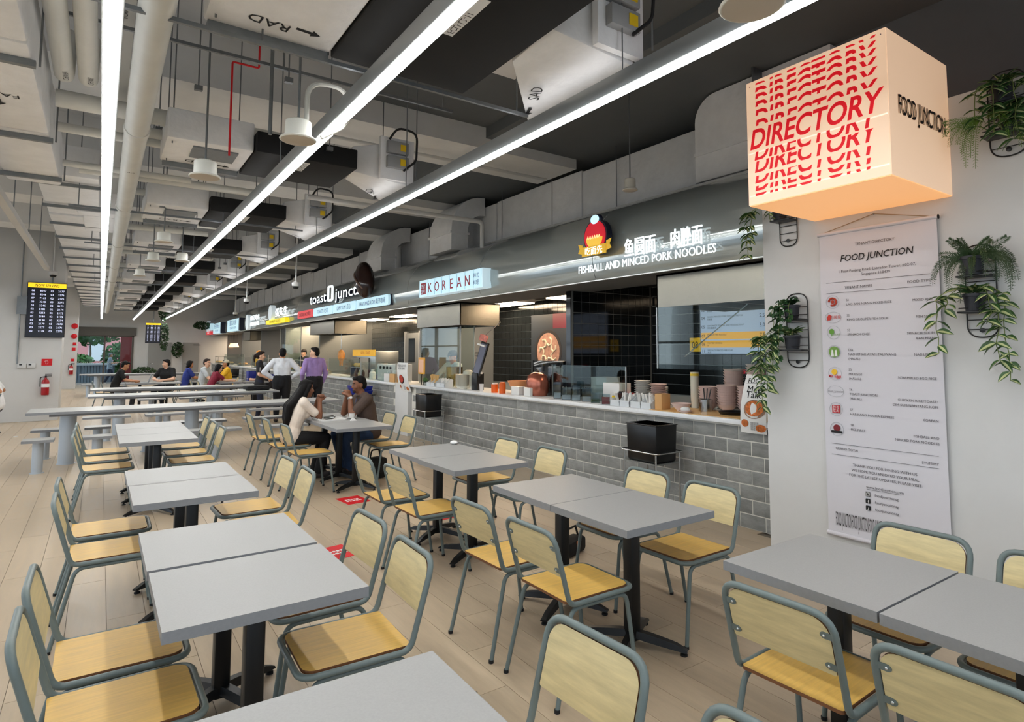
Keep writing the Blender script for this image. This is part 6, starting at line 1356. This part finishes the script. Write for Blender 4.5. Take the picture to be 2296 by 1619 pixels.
b.build('lanyard', mat('lanyard_blue', (36, 74, 140), .6), t); MB().box(-.004, -.03, 0, .004, .03, .09).build('badge_card', M_paper, t, (.172, 0, .715))
for s in (1,):
    E, W_ = g('el', s), g('wr', s); d = (W_ - E).normalized(); p = E.lerp(W_, .9); MB().tube([p - d * .011, p + d * .011], .033, 16).build('watch_strap', M_steel, t); MB().tube([p + Vector((0, .028, .012)), p + Vector((0, .036, .014))], .017, 14).build('watch_face', M_plw, t)
person('tall man in a white dress shirt seen from behind, hands on his hips', (3.50, 15.0, 0), math.radians(80), False, 1.70, 1.12, 'tan', (222, 226, 232), (22, 22, 26), (16, 16, 18), (16, 15, 16), 'long', dict(el=(-.06, .40, 1.17), wr=(.0, .20, 1.02)), (0, 0), 'short', .010, {-1: ((.5, .7, -.4), (0, 1, 0)), 1: ((.5, -.7, -.4), (0, -1, 0))}, .3, True, tuck=True)
person('man in a purple dress shirt at the counter, looking to the left', (3.95, 14.0, 0), math.radians(96), False, 1.72, 1.02, 'fair', (158, 132, 190), (20, 20, 24), (16, 16, 18), (22, 18, 18), 'long', dict(elR=(.0, -.27, 1.14), wrR=(.06, -.22, .92), elL=(-.04, .28, 1.14), wrL=(.10, .22, 1.0)), (58, 0), 'short', .010, None, .4, True, tuck=True)
t, *_ = person('woman in a black T-shirt with tied-back hair, standing in profile', (3.22, 16.0, 0), math.radians(-12), False, 1.63, .95, 'fair', (26, 26, 30), (34, 38, 56), (20, 20, 22), (36, 24, 20), 'short', dict(el=(-.02, .24, 1.13), wr=(.20, .14, 1.04)), (-4, 4), 'pony', .010, None, .6, female=True)
MB().box(-.004, -.07, -.05, .004, .07, .05).build('name_patch', M_paper, t, (.0, -.30, 1.2))
person('man in a black polo shirt bent over the open laptop', (.40, 20.3, .012), 0, True, 1.72, 1.0, 'tan', (18, 18, 20), (30, 30, 34), (22, 22, 24), (20, 17, 17), 'short', dict(chest=(.05, 0, .92), neck=(.12, 0, 1.09), head=(.19, 0, 1.215), sh=(.07, .18, 1.05), el=(.20, .25, .82), wr=(.42, .16, .79)), (0, 24), 'short', .012, None, .3, True)
person('stout man in a black T-shirt, face turned toward the laptop man', (1.66, 21.0, .012), math.radians(-128), True, 1.74, 1.16, 'fair', (14, 14, 16), (26, 26, 30), (22, 22, 24), (22, 20, 20), 'short', dict(el=(.16, .30, .80), wr=(.32, .10, .77)), (-46, 6), 'short', .012, None, .3)
person('woman in a dark red top with a black bob, reaching over the table', (2.66, 19.6, .012), math.radians(8), True, 1.62, .92, 'fair', (126, 30, 52), (150, 140, 120), (22, 22, 24), (16, 14, 16), 'short', dict(chest=(.07, 0, .91), neck=(.13, 0, 1.07), head=(.185, 0, 1.20), sh=(.10, .16, 1.03), el=(.32, .2, .83), wr=(.54, .12, .82)), (-14, 14), 'bob', .012, None, .4, female=True)
person('man in a pale grey shirt sitting behind the woman in dark red', (2.55, 20.45, .012), math.radians(-24), True, 1.76, 1.08, 'fair', (190, 196, 200), (160, 150, 130), (40, 40, 44), (44, 34, 32), 'short', dict(el=(.22, .25, .80)), (-20, 4), 'short', .012, None, .3)
person('person in a yellow shirt and cap, behind the pale grey shirt', (3.45, 22.0, .012), math.radians(180), True, 1.68, 1.0, 'tan', (232, 180, 40), (26, 26, 30), (22, 22, 24), (20, 18, 18), 'short', None, (0, 0), 'cap', .014, extra={'cap': (196, 190, 170)})
person('woman with a grey head scarf and dark top by the far table', (4.24, 20.0, .012), PI, True, 1.62, 1.0, 'fair', (34, 32, 36), (28, 28, 32), (22, 22, 24), (142, 144, 148), 'short', dict(el=(.22, .2, .80), wr=(.42, .1, .82)), (10, 14), 'scarf', .012, None, .3, female=True)
person('person in a blue top with dark hair, half hidden behind others', (2.30, 22.3, .012), 0, True, 1.66, 1.1, 'tan', (36, 52, 128), (24, 24, 28), (22, 22, 24), (18, 16, 18), 'short', None, (0, 10), 'bob', .014)
person('far pedestrian in a grey shirt walking outside the glass doors', (.45, 39.6, -.17), math.radians(10), False, 1.70, 1.0, 'tan', (150, 162, 178), (40, 48, 70), (30, 30, 34), (120, 124, 128), 'short', dict(kneeL=(.16, .1, .5), ankleL=(.14, .1, .09), toeL=(.28, .11, .05), kneeR=(-.06, -.1, .5), ankleR=(-.26, -.1, .11), toeR=(-.12, -.11, .03), el=(.05, .24, 1.16), wr=(.26, .15, 1.2)), (0, 0), 'short', .014)
person('person in a white shirt at the left edge, sitting on the oak chair', (-1.66, 15.9, .012), PI, True, 1.66, 1.0, 'tan', (226, 226, 226), (40, 44, 60), (22, 22, 24), (24, 20, 20), 'short', dict(el=(-.10, .27, .86), wr=(.16, .24, .80)), (0, 6), 'bob', .012, None, .3)
person('cook in a pale shirt and dark cap behind the Korean stall glass', (5.78, 10.85, 0), math.radians(195), False, 1.64, 1.0, 'tan', (196, 204, 204), (30, 30, 34), (22, 22, 24), (22, 20, 20), 'long', dict(elL=(.22, .26, 1.18), wrL=(.42, .10, 1.06), elR=(.26, -.22, 1.2), wrR=(.46, -.06, 1.12)), (0, 18), 'cap', .012, extra={'cap': (40, 40, 44)})
person('stall worker in a bright yellow shirt behind the far counter', (6.0, 30.2, 0), math.radians(200), False, 1.66, 1.0, 'tan', (236, 180, 40), (30, 30, 34), (22, 22, 24), (22, 20, 20), 'short', None, (0, 0), 'cap', .014, extra={'cap': (230, 150, 40)})
person('stall worker in a dark apron behind the egg rice counter', (5.95, 22.4, 0), math.radians(205), False, 1.70, 1.0, 'fair', (44, 46, 50), (30, 30, 34), (22, 22, 24), (26, 20, 18), 'short', None, (0, 8), 'cap', .014, extra={'cap': (40, 36, 34)})
# ---------------------------------------------------------------- things on the tables
t = thing('serving_tray', 'white tray of used dishes between the seated couple', 'tray', (2.47, 8.02, .751), .1)
MB().prism(rrect(-.16, -.21, .16, .21, .03), (0, 0, 0), X_, Y_, .008).build('base', M_plw, t); MB().tube(fillet([(-.15, -.20, .012), (.15, -.20, .012), (.15, .20, .012), (-.15, .20, .012)], .03, True), .011, 6, True).build('rim', M_plw, t)
for k, (x, y, r) in enumerate(((-.03, -.08, .075), (.05, .09, .07))): tag(MB().lathe(plate(r), n=20).build('steel_plate', M_steel, None, (2.47 + x, 8.02 + y, .761)), ('front', 'rear')[k] + ' metal plate on the white tray', 'plate', 'plates on the tray')
tag(MB().box(-.10, -.012, 0, .10, .012, .012).build('used_cutlery', M_chrome, None, (2.45, 8.0, .79), .6), 'metal cutlery lying across the plates on the tray', 'cutlery')
t = thing('coffee_cup', 'white coffee cup on its saucer before the seated man', 'cup', (2.74, 7.93, .751)); MB().lathe(plate(.068), n=20).build('saucer', M_plw, t); MB().lathe([(.025, .012), (.036, .03), (.041, .075), (.038, .075), (.033, .03), (0, .02)], n=20).build('body', M_plw, t); MB().tube(fillet([(.036, 0, .065), (.066, 0, .062), (.060, 0, .03), (.034, 0, .03)], .02), .005, 6).build('handle', M_plw, t)
tag(MB().add([(-.04, -.03, 0), (.05, -.02, 0), (.03, .05, 0), (-.03, .03, 0), (0, 0, .04), (.01, .02, .025)], [(0, 1, 4), (1, 2, 5, 4), (2, 3, 5), (3, 0, 4, 5), (3, 2, 1, 0)]).build('tissue', M_paper, None, (2.68, 7.72, .751), smooth=False), 'crumpled white tissue beside the coffee cup', 'tissue')
tag(MB().ball((0, 0, .018), (.035, .05, .018), 9, 6).build('tissue', M_paper, None, (2.80, 5.22, .7505)), 'crumpled tissue at the far corner of the table behind the middle table', 'tissue')
t = thing('laptop', 'open grey laptop in front of the black polo man', 'laptop', (1.02, 20.25, .751), PI / 2 + PI); MB().box(-.17, -.12, 0, .17, .12, .016).build('keyboard_base', M_galv, t, bevel=.004); MB().obox((0, .155, .12), (.34, .012, .23), M=Matrix.Rotation(-.3, 3, 'X')).build('screen', M_galv, t, bevel=.003)
tag(MB().ball((0, 0, .04), (.06, .05, .04), 10, 7).build('crumpled_bag', M_paper, None, (.78, 20.5, .751)), 'crumpled white bag beside the laptop', 'bag')
t = thing('backpack', 'flat black bag lying on the right end of the second long table', 'bag', (2.85, 14.5, .781), .1); MB().box(-.24, -.17, 0, .24, .17, .10).build('body', M_black, t, bevel=.03); MB().tube([(-.1, -.17, .06), (0, -.23, .05), (.1, -.17, .06)], .012, 6).build('strap', M_black, t)
for k in range(2): tag(MB().box(-.11, -.08, 0, .11, .08, .012 + .02 * k).build('paper_stack', M_paper, None, (2.2 + .27 * k, 14.35, .781), .2 * k), ('left', 'right')[k] + ' white paper bundle beside the black bag', 'papers', 'paper bundles on the second long table')
t = thing('shoulder_bag', 'dark bag with buckles under the seated man’s chair', 'bag', (2.98, 7.7, 0), .3); MB().box(-.13, -.10, 0, .13, .10, .26).build('body', M_black, t, bevel=.035); MB().tube(fillet([(-.08, 0, .25), (-.06, 0, .36), (.06, 0, .36), (.08, 0, .25)], .04), .01, 6).build('handle', M_black, t); MB().box(-.1, -.11, .08, .1, -.10, .16).build('pocket', M_rubber, t, bevel=.003)
t = thing('sack', 'dark satchel on the floor near the far black bins', 'bag', (3.9, 24, 0)); MB().ball((0, 0, .2), (.22, .16, .2), 14, 9).build('body', M_black, t); MB().tube([(-.1, 0, .36), (0, 0, .46), (.1, 0, .36)], .012, 6).build('handle', M_black, t)
t = thing('bag_stand_in', 'small black stand-in bag with orange strip, added on the floor behind the middle table', 'bag', (3.2, 3.95, 0), .4); MB().box(-.15, -.07, 0, .15, .07, .12).build('body', M_black, t, bevel=.03); MB().box(-.03, -.075, .03, .01, -.068, .11).build('orange_strip', mat('strap_orange', (214, 110, 40), .6), t); MB().tube([(-.13, 0, .10), (-.08, 0, .2), (.08, 0, .2), (.13, 0, .10)], .009, 6).build('strap', M_black, t)  # bag added as a stand-in for the dark remains of a removed person
for k, (x, y) in enumerate(((3.4, 19.5), (3.25, 19.8))): tag(MB().lathe(bowl(.08, .06), n=16).build('food_bowl', M_plw, None, (x, y, .751)), ('right', 'left')[k] + ' white bowl before the woman in dark red', 'bowl', 'bowls on the far table')
